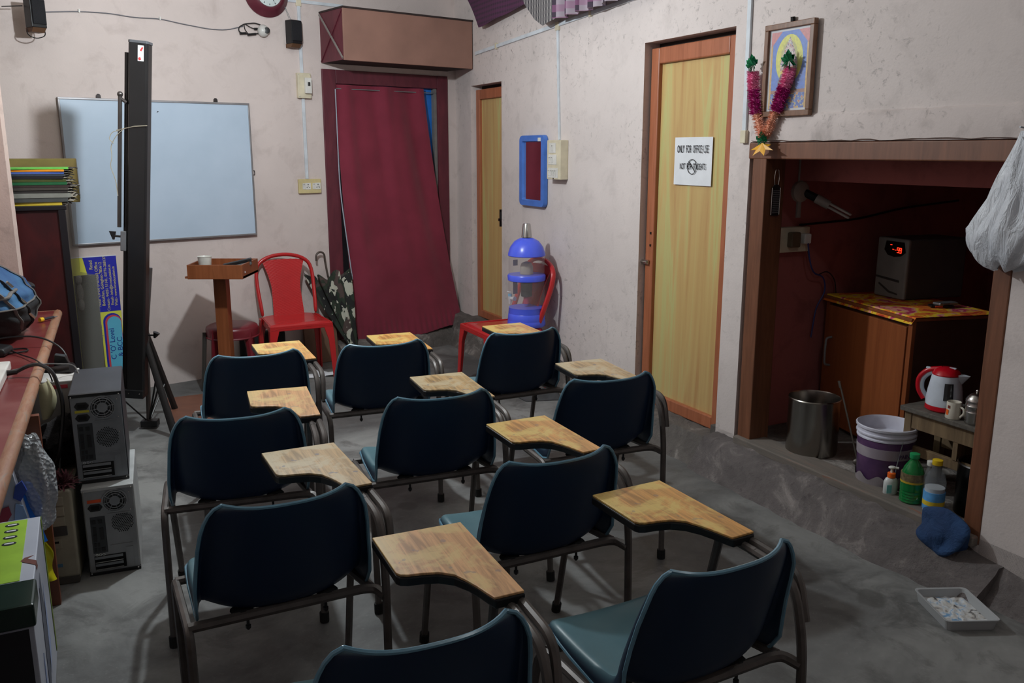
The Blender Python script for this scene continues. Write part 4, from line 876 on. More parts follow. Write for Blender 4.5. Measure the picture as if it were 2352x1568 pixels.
g = G(); g.prism([(-.30, .10), (-.24, .36), (-.21, .16)], .0016, .0022, 'x'); g.prism([(-.52, .06), (-.47, .26), (-.45, .05)], .0004, .0022, 'x'); obj('side_print_pale', g, M('print_pale', (160, 176, 214), .5), T)
g = G(); g.hexa([(-.014, -.31, H_-.001), (.0015, -.36, H_-.02), (.002, -.33, H_-.02), (-.008, -.30, H_+.001)], [(-.04, -.33, H_+.0016), (-.0, -.37, H_+.001), (.001, -.34, H_+.001), (-.03, -.31, H_+.0016)]); obj('torn_corner', g, M('torn_brown', (110, 66, 60), .9), T)
g = G(); g.box(.0005, .002, -.03, .0, .02, H_); obj('brown_tape', g, M('green_edge_tape', (110, 130, 40), .5), T)
T = thing('toy_carton', 'upright white carton with red and blue pictures under the desk', 'box', ('W', -1.60, 2.72, .30), 24)
obj('carton', G().hexa([(-.20, -.02, 0), (.0, -.02, 0), (.0, .03, 0), (-.20, .03, 0)], [(-.20, .0, .33), (-.055, .0, .33), (-.055, .04, .33), (-.20, .04, .33)]), CWH, T, bevel=.002)
text('KENZNO', .034, M('print_magenta', (150, 60, 110), .5), T, (-.115, -.013, .215), (R(90-4), R(-64), 0))
g = G(); g.prism([(-.105, .10), (-.085, .155), (-.065, .16), (-.06, .13), (-.09, .085)], -.0205, -.0175); obj('red_picture', g, M('print_red', (150, 40, 60), .5), T)
g = G(); g.prism([(-.05, .185), (-.04, .225), (-.02, .24), (-.008, .205), (-.03, .17)], -.0165, -.006); obj('small_blue_picture', G().prism([(-.03, .07), (-.01, .10), (-.002, .07)], -.02, -.0165), M('print_blue', (44, 70, 160), .5), T); obj('blue_picture', g, M('print_blue', (44, 70, 160), .5), T)
g = G(); g.prism([(-.055, .10), (-.045, .165), (-.025, .155), (-.012, .09), (-.03, .07)], -.0195, -.0115); obj('pale_blue_picture', g, M('print_sky', (140, 170, 210), .5), T)
# bubble wrap
t = NT('bubble_wrap'); t.col(srgb((196, 200, 204))); t.set(Roughness=.12, Alpha=.55); vo = t.n('ShaderNodeTexVoronoi'); vo.inputs['Scale'].default_value = 75; t.l(t.co.outputs['Object'], vo.inputs['Vector']); t.bump(vo.outputs['Distance'], 1.0, .01); BUB = t.m
g = G(); g.ball((0, 0, 0), 1, 56, 40)
vs = []
for x, y, z in g.v:
    q = Vector((x, y, z)); k = 1+.22*noise.noise(q*2.2)+.03*noise.noise(q*14); vs.append((x*.06*k, y*.05*k, z*.17*k))
g.v = vs; o = obj('bubble_wrap', g, BUB, smooth=True); tag(o, 'crumpled sheet of clear bubble wrap stuffed under the desk', 'bubble wrap', ('W', -1.625, 2.80, .50), 0); o.rotation_euler = (0, R(-6), R(20))
T = thing('snack_packet', 'blue and yellow plastic packet squeezed beside the carton', 'packet', ('W', -1.625, 2.76, .18), 15)
PB = M('packet_blue', (20, 110, 214), .3); PY = M('packet_yellow', (206, 196, 20), .35)
def pkf(z0, z1): return lambda u, v: (-.03+.075*u-.03*(z0+(z1-z0)*v)/.3+.008*math.sin(v*7+u*3), .012*math.sin(u*PI*2+v*4), z0+(z1-z0)*v)
obj('blue_part', G().grid(pkf(.115, .33), 10, 12), PB, T, smooth=True, solid=.004); obj('yellow_part', G().grid(pkf(-.03, .115), 10, 12), PY, T, smooth=True, solid=.004)
g = G(); [g.box(-.032+.0, -.018, -.004, .006, -.02+.012*k, -.014+.012*k) for k in range(6)]; obj('barcode', g, PAP, T)

# ------------------------------------------------------------------ RIGHT WALL THINGS
T = thing('water_purifier', 'blue and clear gravity water purifier standing on the red chair', 'water purifier', ('R', 1.715, .225, .440), 0)
obj('base', G().lathe([(.0, 0), (.124, 0), (.130, .01), (.128, .035), (.126, .04), (.127, .044), (.123, .085), (.121, .088), (.122, .092), (.118, .122), (.120, .128), (.0, .128)], 40), BLUP, T, smooth=True)
t = NT('clear_chamber'); t.col(srgb((196, 186, 180))); t.set(Roughness=.06, Alpha=.11); CHM = t.m
obj('lower_chamber', G().lathe([(.117, .126), (.121, .20), (.122, .315)], 40), CHM, T, smooth=True, solid=.003)
obj('collar', G().lathe([(.118, .308), (.127, .312), (.129, .342), (.124, .350), (.0, .350)], 40), BLUP, T, smooth=True)
obj('upper_chamber', G().lathe([(.121, .348), (.121, .478)], 40), CHM, T, smooth=True, solid=.003)
obj('lid', G().lathe([(.122, .474), (.126, .478), (.124, .492), (.110, .535), (.082, .572), (.045, .592), (.0, .598)], 40), BLUP, T, smooth=True)
obj('ceramic_candle', G().lathe([(.0, .352), (.044, .352), (.044, .40), (.034, .425), (.0, .438)], 20), M('candle_beige', (176, 164, 146), .8), T, smooth=True)
obj('filter_cartridge', G().lathe([(.0, .20), (.036, .20), (.038, .21), (.038, .24), (.040, .242), (.040, .308), (.0, .308)], 20), M('filter_black', (46, 50, 60), .5), T, smooth=True)
obj('filter_pad', G().lathe([(.0, .150), (.020, .150), (.020, .198), (.0, .198)], 16), M('filter_pink', (190, 70, 100), .5), T)
a = R(205); W_ = M('tap_white', (224, 226, 228), .3)
g = G(); g.tube([(-.115, -.03, .168), (-.155, -.042, .165)], [.016, .010], 12); g.tube([(-.160, -.045, .128), (-.160, -.045, .185)], [.009, .013], 12); tp = obj('tap', g, W_, T, smooth=True)
obj('tap_ring', G().lathe([(.013, .180), (.013, .196)], 14, (-.160, -.045, 0)), M('tap_ring_blue', (120, 190, 226), .4), tp); obj('tap_lever', G().box(-.200, -.145, -.05, -.04, .205, .211), W_, tp, bevel=.002)
for z, hh, nm in ((.245, .045, 'brand_sticker'), (.415, .02, 'upper_sticker')):
    g = G(); g.grid(lambda u, v: (-.1245*math.cos(R(2+18*u)), -.1245*math.sin(R(2+18*u)), z+hh*(2*v-1)), 6, 3); o = obj(nm, g, M('sticker_navy', (40, 56, 130), .4), T)
    g = G(); g.grid(lambda u, v: (-.1252*math.cos(R(10+8*u)), -.1252*math.sin(R(10+8*u)), z+hh*(.2+.6*v)), 4, 2); obj('sticker_green', g, M('sticker_lime', (120, 200, 90), .4), o)
g = G(); g.lathe([(.0001, 0), (.016, 0), (.016, .001), (.0001, .001)], 18); g.xf(Matrix.Translation((-.119, -.040, .098)) @ Matrix.Rotation(R(20), 4, 'Z') @ Matrix.Rotation(R(-90), 4, 'Y')); obj('round_badge', g, PAP, T)
tag(obj('steel_tumbler', G().lathe([(.0, .090), (.023, .090), (.026, .084), (.035, .0), (.033, .0), (.024, .08), (.0, .082)], 28), CHR, smooth=True), 'steel tumbler upside down on the water purifier', 'tumbler', ('R', 1.715, .225, 1.038))
# mirror
T = thing('mirror', 'blue framed wall mirror reflecting the maroon curtain', 'mirror', ('R', 1.41, .004, 1.462), 0)
FRM = M('mirror_frame_blue', (76, 120, 200), .35)
def rrect(w, h, r_, n=5): return [(sx*(w-r_)+r_*math.cos(b), sz*(h-r_)+r_*math.sin(b)) for sx, sz, b0 in ((1, 1, 0), (-1, 1, 90), (-1, -1, 180), (1, -1, 270)) for b in [R(b0+90*k/n) for k in range(n+1)]]
g = G(); O = rrect(.185, .243, .035); I = rrect(.135, .197, .012); n = len(O)
vs = [(x, 0, z) for x, z in O]+[(x, -.022, z) for x, z in O]+[(x*.985, -.030, z*.985) for x, z in O]+[(x*1.04, -.030, z*1.03) for x, z in I]+[(x, -.012, z) for x, z in I]
g.add(vs, [(k*n+i, k*n+(i+1) % n, (k+1)*n+(i+1) % n, (k+1)*n+i) for k in range(4) for i in range(n)]+[tuple(range(n))])
obj('frame', g, FRM, T, smooth=True)
t = NT('mirror_glass'); t.col((.75, .75, .76)); t.set(Roughness=.02, Metallic=1.0); t.l(t.ramp(t.noise(9, 3), [(.5, .02), (.8, .12)]), t.b.inputs['Roughness']); g = G(); g.prism(I, -.014, -.010); obj('glass', g, t.m, T)
g = G(); g.box(.10, .14, -.034, -.03, .20, .225); obj('corner_clip', g, WHT, T, bevel=.002)
# switchboard, trunking
T = thing('switch_board', 'cream switch board with three rows of switches beside the mirror', 'switch', ('R', 1.775, 0, 1.543), 0)
obj('box', G().box(-.09, .09, -.06, 0, -.128, .125), CRM, T, bevel=.004)
# the switches sit on the outer face
for z, n_ in ((.075, 1), (.0, 2), (-.085, 4)):
    o = obj('switch_module', G().box(-.055-.012*(n_ > 1), .03+.012*(n_ > 1)+.018*(n_ > 2), -.063, -.060, z-.032, z+.032), WHT, T, bevel=.001)
    for k in range(n_):
        x = -.03+.03*k-.02*(n_ > 1)-.012*(n_ > 2); rocker(T, x+.006 if n_ > 1 else -.012, z, -.063, .009, .020)
obj('led', G().box(-.005, .004, -.062, -.060, -.125, -.118), BLK, T)
T = thing('cable_trunking', 'white cable trunking climbing across the right wall above the mirror', 'trunking', ('R', .40, 0, 2.335), 0)
g = G(); g.hexa([(.02, -.013, -.012), (2.3, -.013, .088), (2.3, 0, .088), (.02, 0, -.012)], [(.02, -.013, .012), (2.3, -.013, .112), (2.3, 0, .112), (.02, 0, .012)]); obj('trunk', g, TRK, T, bevel=.002)
g = G(); g.hexa([(1.345, -.012, -.665), (1.365, -.012, -.665), (1.365, 0, -.665), (1.345, 0, -.665)], [(1.307, -.012, .05), (1.327, -.012, .05), (1.327, 0, .05), (1.307, 0, .05)]); obj('trunk', g, TRK, T, bevel=.002)
obj('tee_joint', G().box(1.295, 1.34, -.016, 0, .022, .075), CRM, T, bevel=.003)
for x in (.40, 1.72): obj('joint_sleeve', G().box(x-.012, x+.012, -.016, 0, .0435*x-.020, .0435*x+.022), CRM, T, bevel=.002)
T = thing('cable_trunking', 'white vertical cable trunking between orange door and framed picture', 'trunking', ('R', 3.545, 0, 1.64), 0)
obj('trunk', G().hexa([(-.012, -.013, .05), (.014, -.013, .05), (.014, 0, .05), (-.012, 0, .05)], [(-.030, -.013, 1.2), (-.004, -.013, 1.2), (-.004, 0, 1.2), (-.030, 0, 1.2)]), TRK, T, bevel=.002)
obj('end_joint', G().box(-.016, .022, -.02, 0, -.005, .055), CRM, T, bevel=.003)
# framed picture with garland
T = thing('framed_picture', 'wooden framed devotional print hung with a tinsel garland', 'picture', ('R', 3.825, .006, 1.95), 0)
FRW = m_wood('picture_frame_wood', [(.3, (104, 72, 52)), (.7, (132, 94, 70))], (20, 20, 4), .4)
T.rotation_euler.x = 0
for nm, b in (('frame_rail', (-.150, .150, .175, .200)), ('frame_rail', (-.150, .150, -.200, -.175)), ('frame_stile', (-.150, -.126, -.175, .175)), ('frame_stile', (.126, .150, -.175, .175))):
    obj(nm, G().box(b[0], b[1], -.028, -.004, b[2], b[3]), FRW, T, bevel=.003)
P_ = obj('print', G().box(-.128, .128, -.014, -.010, -.178, .178), M('print_paper', (206, 206, 210), .4), T)
def pat(nm, c, poly, d, nn='print_patch'): return obj(nm, G().prism(poly, -.0140-d, -.0139-d+.0001), M('pr_'+nn, c, .35, var=.2, vs=70), P_)
def ell(cx, cz, a, b, n=28, t0=0, t1=360): return [(cx+a*math.cos(R(t0+(t1-t0)*k/n)), cz+b*math.sin(R(t0+(t1-t0)*k/n))) for k in range(n if t1-t0 == 360 else n+1)]
pat('sky', (40, 110, 206), [(-.115, -.165), (.115, -.165), (.115, .165), (-.115, .165)], .0002, 'sky')
pat('corner_ornament', (206, 110, 110), [(-.115, .165), (-.05, .165), (-.115, .10)], .0004, 'pink'); pat('corner_ornament', (206, 110, 110), [(.115, .165), (.115, .10), (.05, .165)], .0004, 'pink')
pat('gold_edge', (206, 160, 70), [(-.115, -.165), (-.104, -.165), (-.104, .11), (-.115, .11)], .0004, 'gold'); pat('gold_edge', (206, 160, 70), [(.104, -.165), (.115, -.165), (.115, .11), (.104, .11)], .0004, 'gold')
pat('halo', (216, 214, 60), ell(0, .045, .082, .105), .0006, 'halo'); pat('halo_inner', (186, 184, 96), ell(0, .045, .052, .08), .0008, 'halo2')
t = NT('figure_print'); t.col(t.ramp(t.noise(60, 3, t.map((1, 1, .8))), [(0, srgb((60, 50, 90))), (.40, srgb((196, 150, 150))), (.48, srgb((220, 214, 204))), (.54, srgb((90, 90, 140))), (.60, srgb((206, 140, 110)))], 'CONSTANT')); t.set(Roughness=.35)
obj('figure', G().prism([(-.05, -.01), (-.052, .03), (-.03, .085), (-.008, .125), (0, .14), (.008, .125), (.03, .085), (.052, .03), (.05, -.01)], -.0152, -.0151), t.m, P_)
pat('seat_cloth', (190, 70, 120), [(-.03, -.01), (.045, .0), (.05, -.03), (-.02, -.03)], .0014, 'cloth'); pat('mount_body', (60, 56, 66), [(-.06, -.09), (.05, -.09), (.045, -.03), (.01, -.01), (-.045, -.015), (-.062, -.05)], .0013, 'dark')
pat('yellow_drape', (226, 200, 40), [(-.048, -.005), (-.02, .012), (.02, .0), (.015, -.05), (-.005, -.03), (-.03, -.035)], .0016, 'drape'); pat('yellow_drape', (226, 200, 40), [(-.01, -.05), (.015, -.045), (.03, -.075), (.0, -.08)], .0016, 'drape')
pat('ground_band', (150, 86, 60), [(-.104, -.10), (.104, -.10), (.104, -.085), (-.104, -.085)], .0004, 'band')
t = NT('crowd_print'); t.col(t.ramp(t.noise(70, 3), [(0, srgb((30, 70, 170))), (.48, srgb((60, 120, 200))), (.54, srgb((220, 190, 60))), (.60, srgb((200, 60, 60)))], 'CONSTANT')); t.set(Roughness=.35)
obj('offerings', G().prism([(-.104, -.165), (.104, -.165), (.104, -.10), (-.104, -.10)], -.0148, -.0147), t.m, P_)
t = NT('frame_glass'); t.col((.9, .9, .9)); t.set(Roughness=.05, Alpha=.12); obj('glass', G().box(-.127, .127, -.0175, -.0165, -.176, .176), t.m, T)
g = G(); g.tube([(.0, -.006, .198), (.0, -.008, .222)], .010, 8); obj('hanging_nail', g, M('dark_iron', (36, 34, 34)), T)
T = thing('garland', 'pink and magenta tinsel garland with green bows and a yellow tip', 'garland', ('R', 3.83, .045, 1.97), 0)
def tinsel(nm, path, r0, mt, n_):
    g = G(); P = [Vector(p) for p in path]
    for k in range(n_):
        t_ = random.random()*(len(P)-1); i = int(t_); c = P[i].lerp(P[i+1], t_-i); d = (P[i+1]-P[i]).normalized(); a = random.uniform(0, 2*PI)
        u = d.cross(Vector((0, 1, 0))).normalized(); w_ = d.cross(u); e = (u*math.cos(a)+w_*math.sin(a)+d*random.uniform(-.3, .3)).normalized()*r0*random.uniform(.75, 1.1); q = d*.0014
        g.add([c-q, c+q, c+e+q*.5, c+e-q*.5], [(0, 1, 2, 3)])
    g.tube(P, r0*.45, 8); return obj(nm, g, mt, T)
PK = M('tinsel_pink', (240, 130, 176), .5); MG = M('tinsel_magenta', (178, 20, 120), .5); PE = M('tinsel_peach', (222, 150, 120), .6); GRN = M('bow_green_foil', (24, 110, 70), .2, .6); GOL = M('star_yellow', (228, 164, 30), .4)
def V2(s, z, y=0): return (s-3.83, y, z-1.97)
tinsel('pink_strand', [V2(3.625, 1.955), V2(3.635, 1.875)], .030, PK, 700); tinsel('pink_strand', [V2(3.862, 1.955), V2(3.835, 1.875)], .030, PK, 700)
tinsel('magenta_strand', [V2(3.638, 1.875), V2(3.66, 1.765)], .032, MG, 900); tinsel('magenta_strand', [V2(3.832, 1.875), V2(3.79, 1.775)], .032, MG, 900)
tinsel('peach_strand', [V2(3.665, 1.765), V2(3.70, 1.68), V2(3.722, 1.665)], .026, PE, 600); tinsel('peach_strand', [V2(3.785, 1.77), V2(3.745, 1.69), V2(3.722, 1.665)], .026, PE, 600)
def bow(c, r_, n_):
    g = G()
    for k in range(n_):
        a = 2*PI*k/n_+random.uniform(-.2, .2); e = random.uniform(-.5, .5); d = Vector((math.cos(a)*math.cos(e), -abs(math.sin(e))*.8, math.sin(a)*math.cos(e)))*r_*random.uniform(.7, 1.1); s_ = Vector((-math.sin(a), 0, math.cos(a)))*r_*.22
        C_ = Vector(c); g.add([C_, C_+d*.6+s_+Vector((0, -.008, 0)), C_+d, C_+d*.6-s_+Vector((0, .004, 0))], [(0, 1, 2, 3)])
    return obj('green_bow', g, GRN, T, solid=.0006)
bow(V2(3.635, 1.985, -.01), .048, 14); bow(V2(3.862, 1.985, -.01), .048, 14); bow(V2(3.725, 1.645, -.01), .042, 14)
g = G(); cx, cy, cz = V2(3.735, 1.612, -.02)
P = []
for k in range(12):
    a = 2*PI*k/12; r_ = .062 if k % 2 == 0 else .030; P.append((cx+r_*math.cos(a)*1.2, cy+r_*math.sin(a)*.35, cz+r_*math.sin(a)*.45-.010*(k % 2 == 0)))
g.add([(cx, cy, cz+.022)]+P, [(0, i+1, (i+1) % 12+1) for i in range(12)]); obj('yellow_star', g, GOL, T, solid=.001)
# clothes over the top of the right wall
def hang(name, label, poly_lo, s0, s1, zt, off, mt, amp, freq, cat='cloth'):
    """cloth whose lower edge follows poly_lo (list of (s,z))"""
    def lo(s):
        for (a, za), (b, zb) in zip(poly_lo, poly_lo[1:]):
            if a <= s <= b: return za+(zb-za)*(s-a)/(b-a)
        return poly_lo[-1][1]
    def f(u, v):
        s = s0+(s1-s0)*u; z = lo(s)+(zt-lo(s))*v
        return (s-s0, -amp*math.sin(s*freq)-.3*amp*math.sin(s*freq*2.3+1), z-zt)
    g = G(); g.grid(f, 140, 14); o = obj(name, g, mt, smooth=True, solid=.003); return tag(o, label, cat, ('R', s0, off, zt))
def check(name, a, b, c_, sc):
    t = NT(name); v = t.map((sc, sc, sc)); s_ = t.n('ShaderNodeSeparateXYZ'); t.l(v, s_.inputs[0])
    def st(o):
        m = t.n('ShaderNodeMath', operation='FRACT'); t.l(o, m.inputs[0]); return t.ramp(m.outputs[0], [(0, 0.), (.42, 1.)], 'CONSTANT')
    c = t.mix(st(s_.outputs[0]), srgb(a), srgb(b)); c = t.mix(t.mix(.5, (0, 0, 0), st(s_.outputs[2])), c, srgb(c_)); t.col(c); t.set(Roughness=.9); return t.m
hang('checked_cloth', 'dark maroon checked cloth hanging in the upper corner', [(.20, 2.95), (.42, 2.72), (.62, 2.50), (.70, 2.50), (1.40, 2.565)], .20, 1.40, 3.05, .07, check('maroon_check', (62, 40, 58), (74, 46, 68), (96, 46, 84), 30), .008, 9)
hang('checked_cloth', 'grey and black small-checked cloth hanging next to the maroon one', [(1.30, 2.66), (1.42, 2.54), (1.55, 2.44), (1.68, 2.385), (1.93, 2.42)], 1.30, 1.93, 3.05, .09, check('grey_check', (58, 56, 62), (148, 144, 142), (112, 108, 110), 26), .008, 8)
hang('plaid_curtain', 'pleated pink and grey plaid cloth at the top edge', [(1.88, 2.40), (2.3, 2.405), (2.85, 2.44)], 1.88, 2.85, 3.05, .11, check('plaid', (64, 52, 66), (160, 148, 158), (148, 92, 130), 14), .030, 44)
g = G(); g.tube([(0, 0, 0), (3.0, 0, .0)], .006, 6); tag(obj('clothes_line', g, GRYM), 'thin line carrying the clothes high on the right wall', 'clothes line', ('R', .05, .08, 3.05))

# plastic bag
T = thing('carrier_bag', 'white plastic carrier bag hanging at the right edge of the alcove', 'bag', ('R', 4.975, .055, 1.665), 0)
t = NT('bag_plastic'); t.col(t.ramp(t.noise(6, 4), [(.3, srgb((196, 200, 208))), (.7, srgb((220, 224, 230)))])); t.set(Roughness=.4); t.bump(t.noise(12, 5, t.map((2.5, 2.5, .6)), .6, .8), .9, .02); BAG = t.m
def bg(u, v):
    a = 2*PI*u; z = -.46*v
    w_ = .012+.145*min(1, v/.72)**1.05 if v < .72 else .157*math.sqrt(max(0, 1-((v-.72)/.285)**2))+.004
    cx = -.02*v+.02*math.sin(v*3)
    fold = 1+.09*math.sin(a*7+v*5)+.05*math.sin(a*13-v*9)
    return (cx+w_*math.cos(a)*fold, -.035*0-(.008+w_*.42)*math.sin(a)*fold, z+.012*math.sin(a*5)*v)
g = G(); g.grid(bg, 96, 40); obj('bag_body', g, BAG, T, smooth=True, solid=.001)
g = G(); g.grid(lambda u, v: (.010+.05*v+.035*math.sin(PI*u)*0+.11*v*u, -.01-.02*u, -.02-.20*v+.06*math.sin(PI*u)*v), 12, 16); obj('bag_handle', g, BAG, T, smooth=True, solid=.001)
g = G(); g.ball((.115, -.05, -.165), .035, 16, 10, (1.1, .5, 1.3)); obj('handle_opening', g, M('bag_opening_dark', (60, 52, 50), .9), T, smooth=True)
obj('nail', G().tube([(0, .05, .005), (0, -.03, .012)], .003, 6), GRYM, T)
# grater hanging on jamb
T = thing('grater', 'small metal hand grater hanging on the left alcove post', 'grater', ('R', 3.714, -.055, 1.385), 90)
g = G(); g.prism([(-.022, -.085), (.022, -.085), (.026, -.078), (.026, .045), (.012, .06), (-.012, .06), (-.026, .045), (-.026, -.078)], -.004, .0); obj('plate', g, M('grater_steel', (66, 68, 72), .35, .8), T, bevel=.001)
g = G(); [g.box(-.019, .019, -.0065, -.004, -.072+.0085*k, -.069+.0085*k) for k in range(13)]; obj('teeth', g, GRYM, T)
g = G(); g.tube(arc([(-.010, -.003, .058), (-.016, -.003, .09), (-.008, -.003, .132), (.008, -.003, .132), (.016, -.003, .09), (.010, -.003, .058)], .02), .0022, 6); g.tube([(-.025, -.004, -.08), (-.025, -.004, .045)], .0025, 6); g.tube([(.025, -.004, -.08), (.025, -.004, .045)], .0025, 6); obj('wire_handle', g, CHR, T)

# ------------------------------------------------------------------ ALCOVE CONTENTS
def wz(x, y, z): return ('W', x, y, z)
def alc(s, o_, z): p, y = fr('R', s, o_, z); return ('W', p.x, p.y, z)
# items on the left side wall of the alcove (faces along +s): local frame via yaw
def side_at(depth, z): return ('R', 3.551, -depth, z)
T = thing('alcove_trunking', 'pale cable trunking and round junction above the alcove socket', 'trunking', side_at(.36, 1.40), 90)
obj('trunk', G().box(-.012, .012, -.012, 0, -.13, .40), M('trunk_grey', (168, 166, 160), .6), T, bevel=.002)
o = obj('junction_box', G().lathe([(.0, .0), (.052, .0), (.052, .02), (.040, .03), (.0, .032)], 24).xf(Matrix.Rotation(R(90), 4, 'X')), M('junction_cream', (168, 160, 150), .5), T, smooth=True)
T = thing('cfl_bulb', 'unlit compact fluorescent bulb jutting out of the alcove junction box', 'bulb', side_at(.38, 1.395), 90)
g = G(); g.tube([(.0, -.02, .0), (.04, -.07, -.03)], .020, 12); obj('holder', g, BLK, T); g = G(); g.tube([(.035, -.065, -.027), (.075, -.115, -.06)], [.024, .022], 14); obj('ballast', g, M('cfl_white', (178, 176, 170), .4), T, smooth=True)
g = G()
d_ = Vector((.04, -.05, -.033)).normalized(); b0 = Vector((.075, -.115, -.06)); sd = d_.cross(Vector((0, 0, 1))).normalized()*.010; up_ = sd.cross(d_).normalized()*.009
for k in (-1, 1): g.tube(arc([b0+sd+up_*k, b0+sd+up_*k+d_*.11, b0-sd+up_*k+d_*.11, b0-sd+up_*k], .01, 5), .0058, 8)
obj('tubes', g, M('cfl_tube', (200, 198, 194), .3), T, smooth=True)
T = thing('alcove_socket', 'cream socket box with a brown and a white plug inside the alcove', 'socket', side_at(.285, 1.165), 90)
obj('box', G().box(-.085, .12, -.05, 0, -.062, .062), CRM, T, bevel=.004)
obj('brown_plug', G().box(-.03, .03, -.085, -.05, -.035, .04), M('plug_brown', (96, 80, 62), .5), T, bevel=.006); obj('white_plug', G().box(.055, .10, -.085, -.05, -.02, .03), WHT, T, bevel=.006)
g = G(); g.tube(arc([(.08, -.08, -.01), (.09, -.09, -.10), (.13, -.08, -.17), (.24, -.05, -.20), (.27, -.04, -.28), (.22, -.03, -.36), (.20, -.03, -.52)], .04), .004, 6); obj('blue_lead', g, M('lead_blue', (50, 60, 120), .5), T, smooth=True)
g = G(); g.tube(arc([(.11, -.04, .04), (.14, -.03, -.10), (.20, -.03, -.20), (.28, -.03, -.17), (.34, -.03, -.22), (.36, -.03, -.32)], .05), .003, 6); obj('dark_lead', g, M('lead_dark', (34, 20, 24), .6), T, smooth=True)
cable('black cable strung along the alcove wall', [fr('R', 3.575, -.36, 1.235)[0], fr('R', 3.575, -.75, 1.25)[0], fr('R', 3.575, -1.1, 1.30)[0], fr('R', 3.60, -1.5, 1.33)[0]], .006)
# cabinet with patterned cloth
A_ = Vector((1.646, 4.492)); Bc = Vector((1.797, 3.831)); yw = math.degrees(math.atan2(Bc.y-A_.y, Bc.x-A_.x))
T = thing('side_cabinet', 'orange-brown plywood cabinet inside the alcove', 'cabinet', wz(Bc.x, Bc.y, .187), yw)
W_c = (Bc-A_).length; Hc = .664
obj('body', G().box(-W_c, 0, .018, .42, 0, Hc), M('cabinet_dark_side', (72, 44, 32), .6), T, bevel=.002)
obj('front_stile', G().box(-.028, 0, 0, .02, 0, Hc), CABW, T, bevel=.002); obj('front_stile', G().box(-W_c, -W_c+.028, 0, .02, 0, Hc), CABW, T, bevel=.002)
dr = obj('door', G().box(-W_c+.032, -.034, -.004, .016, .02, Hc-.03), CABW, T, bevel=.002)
g = G(); g.tube(arc([(-W_c+.075, -.004, .47), (-W_c+.075, -.035, .465), (-W_c+.075, -.038, .39), (-W_c+.075, -.035, .325), (-W_c+.075, -.004, .32)], .02), .006, 8); obj('handle', g, GRYM, dr, smooth=True)
obj('top_edge', G().box(-W_c-.01, .005, -.012, .42, Hc, Hc+.014), CABW, T, bevel=.002)
t = NT('batik_cloth'); n1 = t.noise(8, 3, None, .5, .6)
t.col(t.ramp(n1, [(.0, srgb((196, 60, 30))), (.42, srgb((226, 120, 30))), (.50, srgb((240, 200, 40))), (.56, srgb((226, 150, 130))), (.60, srgb((190, 50, 90))), (.66, srgb((236, 190, 40)))], 'CONSTANT')); t.set(Roughness=.8)
o = obj('table_cloth', G().grid(lambda u, v: (-W_c-.012+(W_c+.02)*u, -.014+.46*v, .0185+.0015*math.sin(u*9)*math.sin(v*7)-(.03*(1-v/.05) if v < .05 else 0)), 30, 40), t.m, smooth=True, solid=.002)
tag(o, 'orange, yellow and pink patterned cloth covering the alcove cabinet', 'tablecloth', wz(Bc.x, Bc.y, .187+Hc), yw)
# inverter / stabiliser on it
T = thing('voltage_stabiliser', 'grey upright inverter unit with red digital display on the cabinet', 'inverter', wz(1.955, 4.275, .187+Hc+.022), yw+6)
ING = M('inverter_grey', (132, 134, 132), .45)
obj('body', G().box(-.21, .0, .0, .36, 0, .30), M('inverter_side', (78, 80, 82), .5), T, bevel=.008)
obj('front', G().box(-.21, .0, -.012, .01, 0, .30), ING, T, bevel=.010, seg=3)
P_ = obj('display_window', G().prism([(-.145, .285), (-.025, .285), (-.012, .235), (-.04, .215), (-.085, .208), (-.13, .215), (-.155, .24)], -.016, -.010), M('display_black', (8, 8, 9), .15), T)
t = NT('led_red'); t.col((.5, .01, .005)); t.set(Emission_Color=(1, .03, .01, 1), Emission_Strength=2.2)
def seg7(ch, x, z, h, g):
    S_ = {'-': 'g', '9': 'abcdfg', '5': 'acdfg'}[ch]; w_ = h*.5; q = h*.07
    for c_ in S_:
        b = {'a': (0, w_, h-q, h+q), 'g': (0, w_, h/2-q, h/2+q), 'd': (0, w_, -q, q), 'f': (-q, q, h/2, h), 'b': (w_-q, w_+q, h/2, h), 'e': (-q, q, 0, h/2), 'c': (w_-q, w_+q, 0, h/2)}[c_]
        g.box(x+b[0], x+b[1], -.0175, -.0162, z+b[2], z+b[3])
g = G(); seg7('-', -.115, .255, .024, g); seg7('-', -.098, .235, .020, g); seg7('-', -.082, .233, .020, g); seg7('9', -.066, .232, .024, g); seg7('9', -.050, .231, .024, g); obj('red_digits', g, t.m, P_)
g = G(); g.prism([(-.20, .105), (-.11, .10), (-.04, .095), (-.04, .083), (-.11, .088), (-.20, .095)], -.0135, -.0125); g.prism([(-.175, .07), (-.10, .035), (-.045, .028), (-.045, .02), (-.105, .025), (-.18, .062)], -.0135, -.0125); obj('front_groove', g, M('groove_dark', (58, 60, 60), .5), T)
for k, (s_, lab, c1, c2) in enumerate(((0, 'red and black mobile phone lying on the patterned cloth', (26, 22, 24), (200, 70, 50)), (1, 'silver mobile phone resting on top of the dark one', (140, 140, 142), (90, 90, 94)))):
    T = thing('mobile_phone', lab, 'phone', wz(2.045+.02*k, 4.09, .187+Hc+.021+.013*k), yw+70+25*k)
    b = obj('body', G().box(-.055, .055, -.024, .024, 0, .012), M('phone%d' % k, c1, .3, .5*k), T, bevel=.004); obj('trim', G().box(-.035, .0, -.0255, -.02, .002, .010), M('phone_t%d' % k, c2, .4), T, bevel=.001)
